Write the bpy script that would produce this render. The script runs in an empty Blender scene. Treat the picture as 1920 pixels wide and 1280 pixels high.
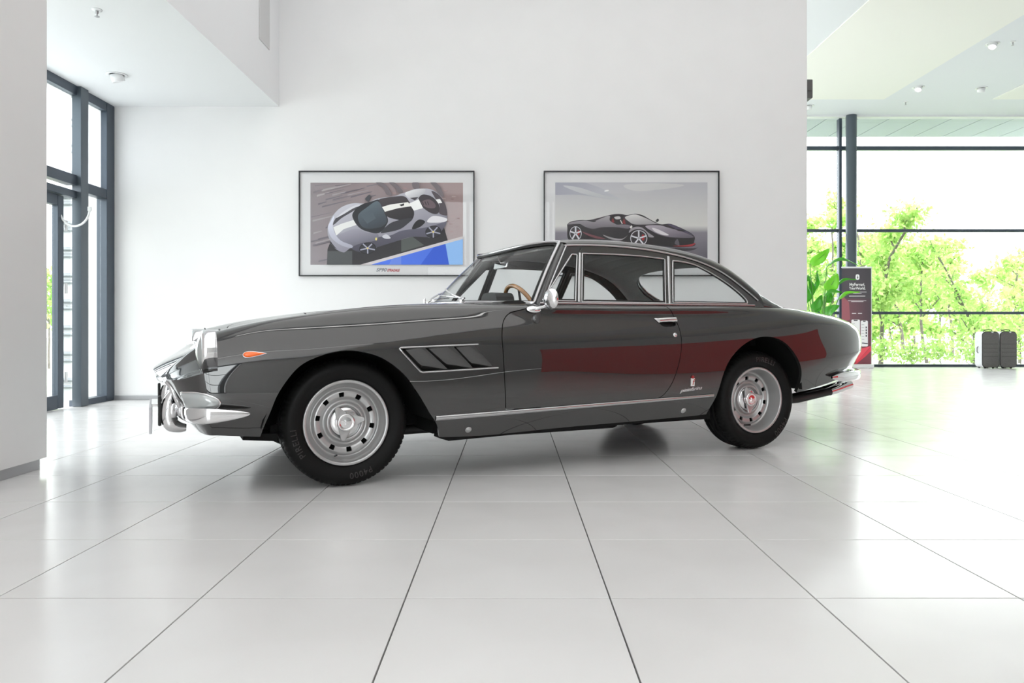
import bpy, bmesh, math, random
import numpy as np
from mathutils import Vector, Matrix

random.seed(7)
np.random.seed(7)
scene = bpy.context.scene
COL = scene.collection

# ------------------------------------------------------------------ camera
F_PX, VPX, VPY, EYE = 1414.0, 959.0, 609.0, 0.80
cam_data = bpy.data.cameras.new('camera')
cam_data.sensor_width = 36.0
cam_data.lens = F_PX / 1920.0 * 36.0
cam_data.shift_x = (960.0 - VPX) / 1920.0
cam_data.shift_y = -(640.0 - VPY) / 1920.0
cam_data.clip_start = 0.05
cam_data.clip_end = 300.0
cam = bpy.data.objects.new('camera', cam_data)
cam.location = (0, 0, EYE)
cam.rotation_euler = (math.radians(90), 0, 0)
COL.objects.link(cam)
scene.camera = cam

# ------------------------------------------------------------------ sky (plain bright overcast)
world = bpy.data.worlds.new('overcast_sky')
scene.world = world
world.use_nodes = True
wn = world.node_tree.nodes
wn.clear()
w_out = wn.new('ShaderNodeOutputWorld')
w_bg = wn.new('ShaderNodeBackground')
w_bg.inputs['Color'].default_value = (0.975, 0.99, 1.0, 1)
w_bg.inputs['Strength'].default_value = 4.0
world.node_tree.links.new(w_bg.outputs[0], w_out.inputs[0])

# ------------------------------------------------------------------ exposure
scene.view_settings.view_transform = 'Standard'
scene.view_settings.look = 'None'
scene.view_settings.gamma = 1.0
scene.view_settings.use_curve_mapping = False
scene.view_settings.exposure = 0.6
LAMP_STRIP = 3.5      # radiance of the linear ceiling luminaires
LAMP_FIELD = 0.52      # radiance of the luminous ceiling fields over the hall
scene.cycles.max_bounces = 10
scene.cycles.diffuse_bounces = 5
scene.cycles.glossy_bounces = 6
scene.cycles.transparent_max_bounces = 24
scene.cycles.transmission_bounces = 8
scene.cycles.caustics_reflective = False
scene.cycles.caustics_refractive = False
scene.cycles.sample_clamp_indirect = 6.0
scene.cycles.use_denoising = True

# ------------------------------------------------------------------ materials
def pmat(name, col, rough=0.5, metal=0.0, coat=0.0, coat_rough=0.03, emis=None, estr=0.0, spec=0.5, alpha=1.0,
         noise=0.0, nscale=40.0, bump=0.0):
    m = bpy.data.materials.new(name)
    m.use_nodes = True
    nt = m.node_tree
    b = nt.nodes['Principled BSDF']
    b.inputs['Base Color'].default_value = (*col, 1)
    b.inputs['Roughness'].default_value = rough
    b.inputs['Metallic'].default_value = metal
    b.inputs['Coat Weight'].default_value = coat
    b.inputs['Coat Roughness'].default_value = coat_rough
    b.inputs['Specular IOR Level'].default_value = spec
    b.inputs['Alpha'].default_value = alpha
    if emis:
        b.inputs['Emission Color'].default_value = (*emis, 1)
        b.inputs['Emission Strength'].default_value = estr
    if noise or bump:
        tc = nt.nodes.new('ShaderNodeTexCoord')
        n = nt.nodes.new('ShaderNodeTexNoise')
        n.inputs['Scale'].default_value = nscale
        n.inputs['Detail'].default_value = 4
        nt.links.new(tc.outputs['Object'], n.inputs['Vector'])
        if noise:
            r = nt.nodes.new('ShaderNodeValToRGB')
            r.color_ramp.elements[0].position = 0.3
            r.color_ramp.elements[1].position = 0.7
            r.color_ramp.elements[0].color = (*[max(0, c * (1 - noise)) for c in col], 1)
            r.color_ramp.elements[1].color = (*[min(1, c * (1 + noise)) for c in col], 1)
            nt.links.new(n.outputs['Fac'], r.inputs['Fac'])
            nt.links.new(r.outputs['Color'], b.inputs['Base Color'])
        if bump:
            bp = nt.nodes.new('ShaderNodeBump')
            bp.inputs['Strength'].default_value = bump
            bp.inputs['Distance'].default_value = 0.002
            nt.links.new(n.outputs['Fac'], bp.inputs['Height'])
            nt.links.new(bp.outputs['Normal'], b.inputs['Normal'])
    return m

def glass_mat(name, tint=(0.95, 0.97, 0.97), ior=1.45, haze=0.0):
    """thin sheet glass: see-through with Fresnel reflection"""
    m = bpy.data.materials.new(name)
    m.use_nodes = True
    nt = m.node_tree
    nt.nodes.clear()
    out = nt.nodes.new('ShaderNodeOutputMaterial')
    tr = nt.nodes.new('ShaderNodeBsdfTransparent')
    tr.inputs[0].default_value = (*tint, 1)
    gl = nt.nodes.new('ShaderNodeBsdfGlossy')
    gl.inputs['Roughness'].default_value = 0.01
    fr = nt.nodes.new('ShaderNodeFresnel')
    ge = nt.nodes.new('ShaderNodeNewGeometry')       # a sheet reflects the same from both faces
    mi = nt.nodes.new('ShaderNodeMapRange')
    mi.inputs['To Min'].default_value = ior
    mi.inputs['To Max'].default_value = 1.0 / ior
    nt.links.new(ge.outputs['Backfacing'], mi.inputs['Value'])
    nt.links.new(mi.outputs[0], fr.inputs[0])
    mx = nt.nodes.new('ShaderNodeMixShader')
    nt.links.new(fr.outputs[0], mx.inputs[0])
    nt.links.new(tr.outputs[0], mx.inputs[1])
    nt.links.new(gl.outputs[0], mx.inputs[2])
    last = mx
    if haze:
        df = nt.nodes.new('ShaderNodeBsdfTranslucent')
        df.inputs[0].default_value = (0.93, 0.96, 1.0, 1)
        m2 = nt.nodes.new('ShaderNodeMixShader')
        m2.inputs[0].default_value = haze
        nt.links.new(mx.outputs[0], m2.inputs[1])
        nt.links.new(df.outputs[0], m2.inputs[2])
        last = m2
    nt.links.new(last.outputs[0], out.inputs[0])
    return m

def vcol_mat(name, rough=0.35):
    m = bpy.data.materials.new(name)
    m.use_nodes = True
    nt = m.node_tree
    b = nt.nodes['Principled BSDF']
    a = nt.nodes.new('ShaderNodeVertexColor')
    a.layer_name = 'ink'
    nt.links.new(a.outputs['Color'], b.inputs['Base Color'])
    b.inputs['Roughness'].default_value = rough
    return m

def floor_mat():
    m = bpy.data.materials.new('porcelain_tile')
    m.use_nodes = True
    nt = m.node_tree
    b = nt.nodes['Principled BSDF']
    oi = nt.nodes.new('ShaderNodeObjectInfo')
    tc = nt.nodes.new('ShaderNodeTexCoord')
    n = nt.nodes.new('ShaderNodeTexNoise')
    n.inputs['Scale'].default_value = 2.2
    n.inputs['Detail'].default_value = 5
    nt.links.new(tc.outputs['Object'], n.inputs['Vector'])
    ad = nt.nodes.new('ShaderNodeMath'); ad.operation = 'MULTIPLY_ADD'
    ad.inputs[1].default_value = 0.35
    nt.links.new(oi.outputs['Random'], ad.inputs[0])
    nt.links.new(n.outputs['Fac'], ad.inputs[2])
    r = nt.nodes.new('ShaderNodeValToRGB')
    r.color_ramp.elements[0].position = 0.25
    r.color_ramp.elements[1].position = 1.1
    r.color_ramp.elements[0].color = (0.70, 0.69, 0.68, 1)
    r.color_ramp.elements[1].color = (0.77, 0.765, 0.76, 1)
    nt.links.new(ad.outputs[0], r.inputs['Fac'])
    nt.links.new(r.outputs['Color'], b.inputs['Base Color'])
    n2 = nt.nodes.new('ShaderNodeTexNoise')
    n2.inputs['Scale'].default_value = 6.0
    n2.inputs['Detail'].default_value = 3
    nt.links.new(tc.outputs['Object'], n2.inputs['Vector'])
    mr = nt.nodes.new('ShaderNodeMapRange')
    mr.inputs['To Min'].default_value = 0.16
    mr.inputs['To Max'].default_value = 0.27
    nt.links.new(n2.outputs['Fac'], mr.inputs['Value'])
    nt.links.new(mr.outputs[0], b.inputs['Roughness'])
    return m

M = {}
M['wall'] = pmat('white_wall_paint', (0.80, 0.80, 0.80), 0.75, noise=0.01, nscale=3, bump=0.02)
M['wall_column'] = pmat('column_plaster', (0.76, 0.755, 0.75), 0.8, noise=0.01, nscale=3, bump=0.03)
M['ceiling'] = pmat('white_ceiling_paint', (0.84, 0.85, 0.86), 0.8)
M['ceiling_hall'] = pmat('hall_ceiling_paint', (0.75, 0.775, 0.81), 0.8)
M['raft'] = pmat('cream_ceiling_raft', (0.84, 0.84, 0.80), 0.7)
M['lamp'] = pmat('luminaire_diffuser', (0.9, 0.9, 0.9), 0.4, emis=(1.0, 0.99, 0.975), estr=LAMP_STRIP)
M['field'] = pmat('luminous_ceiling_sheet', (0.85, 0.85, 0.85), 0.6, emis=(1.0, 0.995, 0.985), estr=LAMP_FIELD)
M['tile'] = floor_mat()
M['joint'] = pmat('dark_tile_joint', (0.035, 0.035, 0.035), 0.9)
M['skirting'] = pmat('brushed_grey_skirting', (0.42, 0.42, 0.43), 0.4, 0.6)
M['frame'] = pmat('slate_window_profile', (0.062, 0.08, 0.105), 0.38, 0.25)
M['steel_col'] = pmat('slate_steel_column', (0.085, 0.105, 0.125), 0.35, 0.3)
M['pane'] = glass_mat('window_pane_glass')
M['pane_film'] = glass_mat('filmed_pane_glass', haze=0.55)
M['white_metal'] = pmat('white_lacquered_metal', (0.82, 0.83, 0.84), 0.35)
M['facade'] = pmat('white_facade_sheet', (0.52, 0.54, 0.56), 0.5)
M['canopy'] = pmat('pale_blue_canopy_panel', (0.50, 0.54, 0.62), 0.6)
M['facade_rib'] = pmat('facade_grey_rail', (0.26, 0.28, 0.30), 0.4, 0.3)
M['grey_plastic'] = pmat('dark_grey_plastic', (0.10, 0.10, 0.10), 0.5)
M['vent_panel'] = pmat('grey_vent_panel', (0.63, 0.63, 0.63), 0.6)
M['red_wall'] = pmat('red_partition_paint', (0.66, 0.012, 0.016), 0.45)
M['ground'] = pmat('meadow_grass', (0.36, 0.38, 0.32), 0.9, noise=0.3, nscale=3)
M['black'] = pmat('matt_black', (0.008, 0.008, 0.008), 0.8)
M['lens_glow'] = pmat('downlight_lens', (0.9, 0.9, 0.9), 0.3, emis=(1, 1, 1), estr=1.6)

# ------------------------------------------------------------------ mesh helpers
def mesh_obj(name, verts, faces, mats, parent=None, smooth=False, midx=None, normals=None, loc=None, rot=None):
    me = bpy.data.meshes.new(name)
    me.from_pydata([tuple(map(float, v)) for v in verts], [], [tuple(map(int, f)) for f in faces])
    if not isinstance(mats, (list, tuple)):
        mats = [mats]
    for m in mats:
        me.materials.append(m)
    if midx is not None:
        me.polygons.foreach_set('material_index', np.array(midx, dtype=np.int32))
    if smooth is True:
        me.polygons.foreach_set('use_smooth', np.ones(len(me.polygons), dtype=bool))
    elif smooth is not False:
        me.polygons.foreach_set('use_smooth', np.array(smooth, dtype=bool))
    me.update()
    if normals is not None:
        me.normals_split_custom_set_from_vertices([tuple(map(float, n)) for n in normals])
    o = bpy.data.objects.new(name, me)
    COL.objects.link(o)
    if parent is not None:
        o.parent = parent
    if loc is not None:
        o.location = loc
    if rot is not None:
        o.rotation_euler = rot
    return o

def tag(o, label=None, cat=None, group=None, kind=None):
    if label: o['label'] = label
    if cat: o['category'] = cat
    if group: o['group'] = group
    if kind: o['kind'] = kind
    return o

def empty(name, loc=(0, 0, 0), rz=0.0, parent=None):
    o = bpy.data.objects.new(name, None)
    COL.objects.link(o)
    o.location = loc
    o.rotation_euler = (0, 0, rz)
    o.empty_display_size = 0.1
    if parent is not None:
        o.parent = parent
    return o

def rotm(rot):
    from mathutils import Euler
    return np.array(Euler(rot).to_matrix())

class MB:
    """collects shapes into one mesh"""
    def __init__(self):
        self.v, self.f, self.s, self.m = [], [], [], []
    def add(self, verts, faces, smooth=False, mi=0):
        o = len(self.v)
        self.v.extend([tuple(p) for p in verts])
        for f in faces:
            self.f.append(tuple(i + o for i in f))
            self.s.append(smooth)
            self.m.append(mi)
    def box(self, c, size, rot=None, bev=0.0, mi=0):
        hx, hy, hz = [a / 2 for a in size]
        if bev <= 0:
            P = [(sx * hx, sy * hy, sz * hz) for sx in (-1, 1) for sy in (-1, 1) for sz in (-1, 1)]
            F = [(0, 1, 3, 2), (4, 6, 7, 5), (0, 4, 5, 1), (2, 3, 7, 6), (0, 2, 6, 4), (1, 5, 7, 3)]
        else:
            bm = bmesh.new()
            bmesh.ops.create_cube(bm, size=1.0)
            for v in bm.verts:
                v.co = Vector((v.co.x * size[0], v.co.y * size[1], v.co.z * size[2]))
            bmesh.ops.bevel(bm, geom=bm.edges[:], offset=bev, segments=2, profile=0.5, affect='EDGES')
            bm.verts.index_update()
            P = [tuple(v.co) for v in bm.verts]
            F = [tuple(v.index for v in f.verts) for f in bm.faces]
            bm.free()
        P = np.array(P)
        if rot is not None:
            P = P @ rotm(rot).T
        self.add(P + np.array(c), F, False, mi)
    def tube(self, pts, r, n=10, closed=False, caps=True, mi=0, up=None, sx=1.0, sy=1.0):
        pts = np.array(pts, float)
        N = len(pts)
        rs = np.full(N, r) if np.isscalar(r) else np.array(r, float)
        T = np.zeros_like(pts)
        if closed:
            T = np.roll(pts, -1, 0) - np.roll(pts, 1, 0)
        else:
            T[1:-1] = pts[2:] - pts[:-2]
            T[0] = pts[1] - pts[0]; T[-1] = pts[-1] - pts[-2]
        T /= np.linalg.norm(T, axis=1)[:, None] + 1e-12
        ref = np.array(up if up is not None else (0.0, 0.0, 1.0))
        if up is None and abs(T[0] @ ref) > 0.9:
            ref = np.array((0.0, 1.0, 0.0))
        V = []
        A = ref - T[0] * (ref @ T[0]); A /= np.linalg.norm(A)
        for i in range(N):
            if up is not None:
                A = ref - T[i] * (ref @ T[i])
            else:
                A = A - T[i] * (A @ T[i])
            A = A / (np.linalg.norm(A) + 1e-12)
            B = np.cross(T[i], A)
            for k in range(n):
                a = 2 * math.pi * k / n
                V.append(pts[i] + rs[i] * (math.cos(a) * A * sx + math.sin(a) * B * sy))
        Fs = []
        M_ = N if closed else N - 1
        for i in range(M_):
            j = (i + 1) % N
            for k in range(n):
                k2 = (k + 1) % n
                Fs.append((i * n + k, i * n + k2, j * n + k2, j * n + k))
        self.add(V, Fs, True, mi)
        if caps and not closed:
            self.add([V[k] for k in range(n)], [tuple(reversed(range(n)))], False, mi)
            self.add([V[(N - 1) * n + k] for k in range(n)], [tuple(range(n))], False, mi)
    def lathe(self, prof, n=48, c=(0, 0, 0), axis='z', mi=0, smooth=True, a0=0.0, a1=2 * math.pi):
        """prof: list of (r, h) ; axis z,y,x"""
        V, Fs = [], []
        full = abs(a1 - a0 - 2 * math.pi) < 1e-6
        nn = n if full else n + 1
        for (r, h) in prof:
            for k in range(nn):
                a = a0 + (a1 - a0) * k / n
                p = (r * math.cos(a), r * math.sin(a), h)
                if axis == 'y': p = (p[0], p[2], p[1])
                elif axis == 'x': p = (p[2], p[0], p[1])
                V.append((p[0] + c[0], p[1] + c[1], p[2] + c[2]))
        for i in range(len(prof) - 1):
            for k in range(n):
                k2 = (k + 1) % nn if full else k + 1
                q = (i * nn + k, i * nn + k2, (i + 1) * nn + k2, (i + 1) * nn + k)
                if axis == 'y': q = q[::-1]
                Fs.append(q)
        self.add(V, Fs, smooth, mi)
    def prism(self, poly, d0, d1, plane='xz', mi=0, smooth=False):
        """poly of 2D points, extruded along the missing axis from d0 to d1"""
        def mk(p, d):
            if plane == 'xz': return (p[0], d, p[1])
            if plane == 'xy': return (p[0], p[1], d)
            return (d, p[0], p[1])
        n = len(poly)
        V = [mk(p, d0) for p in poly] + [mk(p, d1) for p in poly]
        Fs = [tuple(range(n)), tuple(range(2 * n - 1, n - 1, -1))]
        self.add(V, Fs, False, mi)
        self.add(V, [(i, i + n, (i + 1) % n + n, (i + 1) % n) for i in range(n)], smooth, mi)
    def grid(self, P, mi=0, smooth=True, flip=False):
        nu, nv = P.shape[:2]
        Fs = []
        for i in range(nu - 1):
            for j in range(nv - 1):
                q = (i * nv + j, (i + 1) * nv + j, (i + 1) * nv + j + 1, i * nv + j + 1)
                Fs.append(q[::-1] if flip else q)
        self.add(P.reshape(-1, 3), Fs, smooth, mi)
    def build(self, name, mats, parent=None, loc=None, rot=None, recalc=True):
        o = mesh_obj(name, self.v, self.f, mats, parent, smooth=self.s, midx=self.m, loc=loc, rot=rot)
        if recalc:
            bm = bmesh.new(); bm.from_mesh(o.data)
            bmesh.ops.recalc_face_normals(bm, faces=bm.faces[:])
            bm.to_mesh(o.data); bm.free()
        return o

def copy_tree(o, parent=None):
    c = o.copy()
    COL.objects.link(c)
    if parent is not None:
        c.parent = parent
    for ch in list(o.children):
        copy_tree(ch, c)
    return c

def text_mesh(s, size, shear=0.0, extrude=0.0, align='CENTER', spacing=1.0, bold=0.0):
    cu = bpy.data.curves.new('lettering', 'FONT')
    cu.body = s
    cu.size = size
    cu.shear = shear
    cu.extrude = extrude
    cu.align_x = align
    cu.space_character = spacing
    cu.resolution_u = 4
    cu.offset = bold
    o = bpy.data.objects.new('lettering', cu)
    COL.objects.link(o)
    dg = bpy.context.evaluated_depsgraph_get()
    me = bpy.data.meshes.new_from_object(o.evaluated_get(dg))
    V = [tuple(v.co) for v in me.vertices]
    Fc = [tuple(p.vertices) for p in me.polygons]
    bpy.data.objects.remove(o)
    bpy.data.curves.remove(cu)
    bpy.data.meshes.remove(me)
    return V, Fc
# ================================================================== THE ROOM
WALL_Y = 8.05          # back wall
WIN_Y = 14.5           # far window wall
CEIL = 4.76
SOFFIT = 3.13
X_LEFT = -4.29         # glazed side wall of the alcove
X_BULK = -2.48
X_COL = -2.60
WALL_END = 3.155
X_RIGHT = 12.6
Y_BACK = -7.0

def struct(name, mb, mats, parent=None):
    o = mb.build(name, mats, parent)
    if parent is None:
        o['kind'] = 'structure'
    return o

# floor: dark joint bed with real tiles on it
mb = MB(); mb.box(((X_LEFT + X_RIGHT) / 2, (Y_BACK + WIN_Y) / 2, -0.06), (X_RIGHT - X_LEFT, WIN_Y - Y_BACK, 0.10))
floor = struct('floor', mb, M['joint'])
TS, GAP = 0.6, 0.0045
def chamfer_tile():
    t = MB()
    h = (TS - GAP) / 2
    c = 0.0012
    z0, z1, z2 = -0.012, -0.0008, 0.0
    V = []
    for z, k in ((z0, h), (z1, h), (z2, h - c)):
        V += [(-k, -k, z), (k, -k, z), (k, k, z), (-k, k, z)]
    Fc = [(8, 9, 10, 11)]
    for a in (0, 4):
        for i in range(4):
            j = (i + 1) % 4
            Fc.append((a + i, a + j, a + 4 + j, a + 4 + i))
    t.add(V, Fc)
    return t
tile_mesh_src = chamfer_tile().build('tile', M['tile'], floor)
tile_me = tile_mesh_src.data
X0, Y0 = 0.289, 2.210
cells = []
for i in range(-10, 25):
    for j in range(-16, 22):
        cx, cy = X0 + (i + 0.5) * TS, Y0 + (j + 0.5) * TS
        if cx + TS / 2 < X_LEFT + 0.02 or cx + TS / 2 > X_RIGHT or cy - TS / 2 < Y_BACK or cy + TS / 2 > WIN_Y + 0.2:
            continue
        cells.append((cx, cy))
def in_view(cx, cy):
    for dx in (-.3, 0, .3):
        for dy in (-.3, 0, .3):
            x, y = cx + dx, cy + dy
            if y < 0.8: continue
            u, v = VPX + F_PX * x / y, VPY + F_PX * EYE / y
            if -20 < u < 1940 and v < 1300:
                if y > WALL_Y and x < WALL_END: continue
                return True
    return False
near = sorted([c for c in cells if in_view(*c)], key=lambda c: c[1])[:290]
nearset = set(near)
first = True
for (cx, cy) in near:
    if first:
        o = tile_mesh_src; first = False
    else:
        o = tile_mesh_src.copy(); COL.objects.link(o)
    o.location = (cx, cy, 0)
rest = MB()
tv = [tuple(v.co) for v in tile_me.vertices]
tf = [tuple(p.vertices) for p in tile_me.polygons]
for (cx, cy) in cells:
    if (cx, cy) not in nearset:
        rest.add([(a + cx, b + cy, c) for a, b, c in tv], tf)
ro = rest.build('tiles_beyond', M['tile'], floor)
ro['kind'] = 'stuff'

# back wall with its skirting
mb = MB(); mb.box(((X_LEFT - 0.3 + WALL_END) / 2, WALL_Y + 0.15, CEIL / 2 + 0.05), (WALL_END - X_LEFT + 0.3, 0.30, CEIL + 0.1))
struct('wall_back', mb, M['wall'])
mb = MB(); mb.box(((X_LEFT + WALL_END) / 2, WALL_Y - 0.006, 0.024), (WALL_END - X_LEFT, 0.012, 0.048), bev=0.002)
struct('baseboard_back', mb, M['skirting'])

# near wall / pier on the left, its recessed skirting
mb = MB(); mb.box((X_COL - 0.35, (4.22 + Y_BACK) / 2, CEIL / 2 + 0.03), (0.70, 4.22 - Y_BACK, CEIL - 0.06))
struct('wall_left', mb, M['wall_column'])
mb = MB(); mb.box((X_COL - 0.37, (4.19 + Y_BACK) / 2, 0.032), (0.70, 4.19 - Y_BACK, 0.064))
struct('baseboard_left', mb, M['skirting'])

# lowered ceiling of the alcove, bulkhead face above it
mb = MB(); mb.box(((X_LEFT - 0.3 + X_BULK) / 2, (WALL_Y + Y_BACK) / 2, (SOFFIT + CEIL) / 2), (X_BULK - X_LEFT + 0.3, WALL_Y - Y_BACK, CEIL - SOFFIT))
struct('ceiling_alcove', mb, M['ceiling'])
mb = MB()
mb.box((X_BULK + 0.004, 7.56, 4.10), (0.008, 0.31, 0.98), bev=0.002)
vp = mb.build('vent_panel', M['vent_panel'])
tag(vp, 'flat grey access panel high on the white bulkhead face', 'panel')

# main ceiling (open strips between luminous sheets)
mb = MB(); mb.box(((X_LEFT + X_RIGHT) / 2, (Y_BACK + WIN_Y) / 2, CEIL + 0.10), (X_RIGHT - X_LEFT, WIN_Y - Y_BACK, 0.20))
struct('ceiling', mb, M['ceiling_hall'])
for k, (xa, xb, ya, yb, lab) in enumerate([
        (4.35, 6.52, -5.5, 13.2, 'long cream ceiling raft seen right of the white wall end'),
        (8.42, 10.6, -5.5, 13.2, 'cream ceiling raft cut off by the right picture edge')]):
    mb = MB(); mb.box(((xa + xb) / 2, (ya + yb) / 2, CEIL - 0.008), (xb - xa, yb - ya, 0.016), bev=0.003)
    o = mb.build('ceiling_raft', M['raft'])
    tag(o, lab, 'ceiling panel')
# luminous ceiling fields over the hall, thin linear luminaires in the joints between them
for (ya, yb, lab) in ((-6.4, -2.30, 'rearmost luminous ceiling field behind the viewpoint'), (-1.95, 2.45, 'luminous ceiling field above the viewpoint'), (2.80, 7.75, 'luminous ceiling field above the grey coupe')):
    lm = empty('luminous_ceiling_field', (0.90, (ya + yb) / 2, CEIL - 0.03)); tag(lm, lab, 'ceiling light', 'luminous hall ceiling')
    b = MB(); b.box((0, 0, -0.012), (6.5, yb - ya, 0.024), bev=0.004); b.build('tray', M['white_metal'], lm)
    b = MB(); b.box((0, 0, -0.028), (6.4, yb - ya - 0.1, 0.010)); b.build('diffuser_sheet', M['field'], lm)
for (yy, lab) in ((-2.125, 'thin white linear luminaire in the ceiling behind the viewpoint'), (2.625, 'thin white linear luminaire in the ceiling in front of the coupe')):
    lm = empty('linear_luminaire', (0.90, yy, CEIL - 0.03)); tag(lm, lab, 'ceiling light', 'linear hall luminaires')
    b = MB(); b.box((0, 0, -0.02), (5.9, 0.14, 0.04), bev=0.004); b.build('housing', M['white_metal'], lm)
    b = MB(); b.box((0, 0, -0.045), (5.8, 0.09, 0.012)); b.build('diffuser', M['lamp'], lm)

# right hand and rear closure of the hall
mb = MB(); mb.box((X_RIGHT + 0.1, (Y_BACK + WIN_Y) / 2, CEIL / 2), (0.2, WIN_Y - Y_BACK, CEIL))
struct('wall_right', mb, M['wall'])
mb = MB(); mb.box((7.0, Y_BACK - 0.1, CEIL / 2), (11.4, 0.2, CEIL))
struct('wall_rear', mb, M['wall'])
# glazed left part of the rear wall behind the camera
mb = MB(); mb.box((-0.7, Y_BACK, 0.08), (4.0, 0.12, 0.16)); mb.box((-0.7, Y_BACK, CEIL - 0.1), (4.0, 0.12, 0.2))
w3 = struct('window_3', mb, M['frame'])
for i in range(4):
    b = MB(); b.box((-2.6 + i * 1.27, Y_BACK, CEIL / 2), (0.09, 0.14, CEIL - 0.3)); b.build('mullion', M['frame'], w3)
for z in (1.05, 2.6):
    b = MB(); b.box((-0.7, Y_BACK, z), (3.9, 0.1, 0.07)); b.build('transom', M['frame'], w3)
b = MB(); b.box((-0.7, Y_BACK - 0.02, CEIL / 2), (3.9, 0.012, CEIL - 0.3)); b.build('pane', M['pane'], w3)

# red low partition to the right of the viewpoint (mirrored in paint and chrome)
mb = MB(); mb.box((8.7, 0.9, 1.12), (0.16, 6.8, 2.16), bev=0.01)
part_w = mb.build('red_partition', M['red_wall'])
tag(part_w, 'low deep red partition wall standing right of the viewpoint', 'partition')

# ---------------------------------------------------------------- far window wall (right of the picture)
mb = MB()
mb.box(((WALL_END + X_RIGHT) / 2 - 1.0, WIN_Y, 0.02), (X_RIGHT - WALL_END + 2.4, 0.10, 0.05))
w1 = struct('window_1', mb, M['frame'])
XA, XB = 1.2, X_RIGHT
for z, h in ((1.03, 0.055), (2.61, 0.055), (4.19, 0.075)):
    b = MB(); b.box(((XA + XB) / 2, WIN_Y, z), (XB - XA, 0.09, h), bev=0.004); b.build('transom', M['frame'], w1)
for x in (2.2, 6.30, 10.4):
    b = MB(); b.box((x, WIN_Y - 0.01, CEIL / 2), (0.055, 0.12, CEIL - 0.02), bev=0.004); b.build('mullion', M['frame'], w1)
for (xa, xb) in ((2.2, 6.30), (6.30, 10.4), (10.4, 12.5)):
    for (za, zb) in ((0.05, 1.0), (1.06, 2.58), (2.64, 4.15), (4.23, 4.74)):
        b = MB(); b.box(((xa + xb) / 2, WIN_Y + 0.01, (za + zb) / 2), (xb - xa - 0.06, 0.012, zb - za)); b.build('pane', M['pane'], w1)
# white ceiling edge trim along the glazing
mb = MB(); mb.box(((XA + XB) / 2, WIN_Y - 0.22, CEIL - 0.01), (XB - XA, 0.06, 0.04)); struct('trim_1', mb, M['white_metal'])
# round steel column
mb = MB(); mb.lathe([(0.0, 0.0), (0.16, 0.0), (0.16, 0.012), (0.098, 0.014), (0.098, CEIL - 0.002)], 40)
o = mb.build('steel_column', M['steel_col'], loc=(6.42, WIN_Y - 0.25, 0.0))
tag(o, 'round slate grey steel column in front of the far window', 'column')
# canopy outside above the window
mb = MB()
for i in range(22):
    mb.box((1.0 + 0.62 * i, WIN_Y + 1.0, 4.92), (0.60, 1.9, 0.05))
mb.box((7.5, WIN_Y + 1.0, 5.0), (14.0, 2.0, 0.08))
o = mb.build('roof_canopy', M['canopy'])
tag(o, 'pale panelled roof canopy outside above the far window', 'canopy')

# ---------------------------------------------------------------- glazed left side wall of the alcove
mb = MB()
mb.box((X_LEFT, (WALL_Y + 3.0) / 2, SOFFIT - 0.045), (0.10, WALL_Y - 3.0, 0.09))
mb.box((X_LEFT, (WALL_Y + 7.40) / 2, 0.03), (0.10, WALL_Y - 7.40, 0.06))
w2 = struct('window_2', mb, M['frame'])
for y, w in ((7.972, 0.15), (6.02, 0.10), (4.5, 0.10), (3.05, 0.10)):
    b = MB(); b.box((X_LEFT, y, SOFFIT / 2), (0.11, w, SOFFIT - 0.02), bev=0.004); b.build('mullion', M['frame'], w2)
for ya, yb, z, h in ((7.49, 7.90, 2.17, 0.10), (3.1, 7.36, 2.21, 0.10), (3.1, 7.36, 2.07, 0.07)):
    b = MB(); b.box((X_LEFT, (ya + yb) / 2, z), (0.10, yb - ya, h), bev=0.004); b.build('transom', M['frame'], w2)
for ya, yb, za, zb, mt in ((7.50, 7.89, 2.23, SOFFIT - 0.09, 'pane_film'), (6.08, 7.36, 2.26, SOFFIT - 0.09, 'pane_film'), (4.55, 5.96, 2.26, SOFFIT - 0.09, 'pane_film'), (3.1, 4.45, 2.26, SOFFIT - 0.09, 'pane_film'),
                           (7.50, 7.89, 0.06, 2.11, 'pane'), (7.22, 7.36, 0.06, 2.03, 'pane'), (4.55, 5.96, 0.06, 2.03, 'pane'), (3.1, 4.45, 0.06, 2.03, 'pane')):
    b = MB(); b.box((X_LEFT - 0.01, (ya + yb) / 2, (za + zb) / 2), (0.010, yb - ya, zb - za)); b.build('pane', M[mt], w2)
# square steel post in front of the glazing
mb = MB()
mb.box((-0.045, 0, SOFFIT / 2), (0.09, 0.13, SOFFIT - 0.004), bev=0.003)
o = mb.build('steel_post', M['steel_col'], loc=(X_LEFT + 0.09, 7.425, 0))
tag(o, 'square slate steel post beside the glass entrance door', 'post')
# glass entrance door with a cable loop to the frame
mb = MB()
ya, yb, zt = 6.10, 7.21, 2.03
for y in (ya + 0.045, yb - 0.045): mb.box((X_LEFT - 0.02, y, zt / 2 + 0.005), (0.06, 0.09, zt - 0.01), bev=0.004)
mb.box((X_LEFT - 0.02, (ya + yb) / 2, 0.07), (0.055, yb - ya - 0.19, 0.13)); mb.box((X_LEFT - 0.02, (ya + yb) / 2, zt - 0.05), (0.055, yb - ya - 0.19, 0.10))
d1 = struct('door_1', mb, M['frame'])
b = MB(); b.box((X_LEFT - 0.02, (ya + yb) / 2, zt / 2 + 0.02), (0.012, yb - ya - 0.18, zt - 0.24)); b.build('pane', M['pane'], d1)
for z in (0.3, 1.15, 1.75):
    b = MB(); b.tube([(X_LEFT + 0.02, yb + 0.02, z - 0.05), (X_LEFT + 0.02, yb + 0.02, z + 0.05)], 0.013, 12); b.build('hinge', M['white_metal'], d1)
b = MB()
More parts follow.
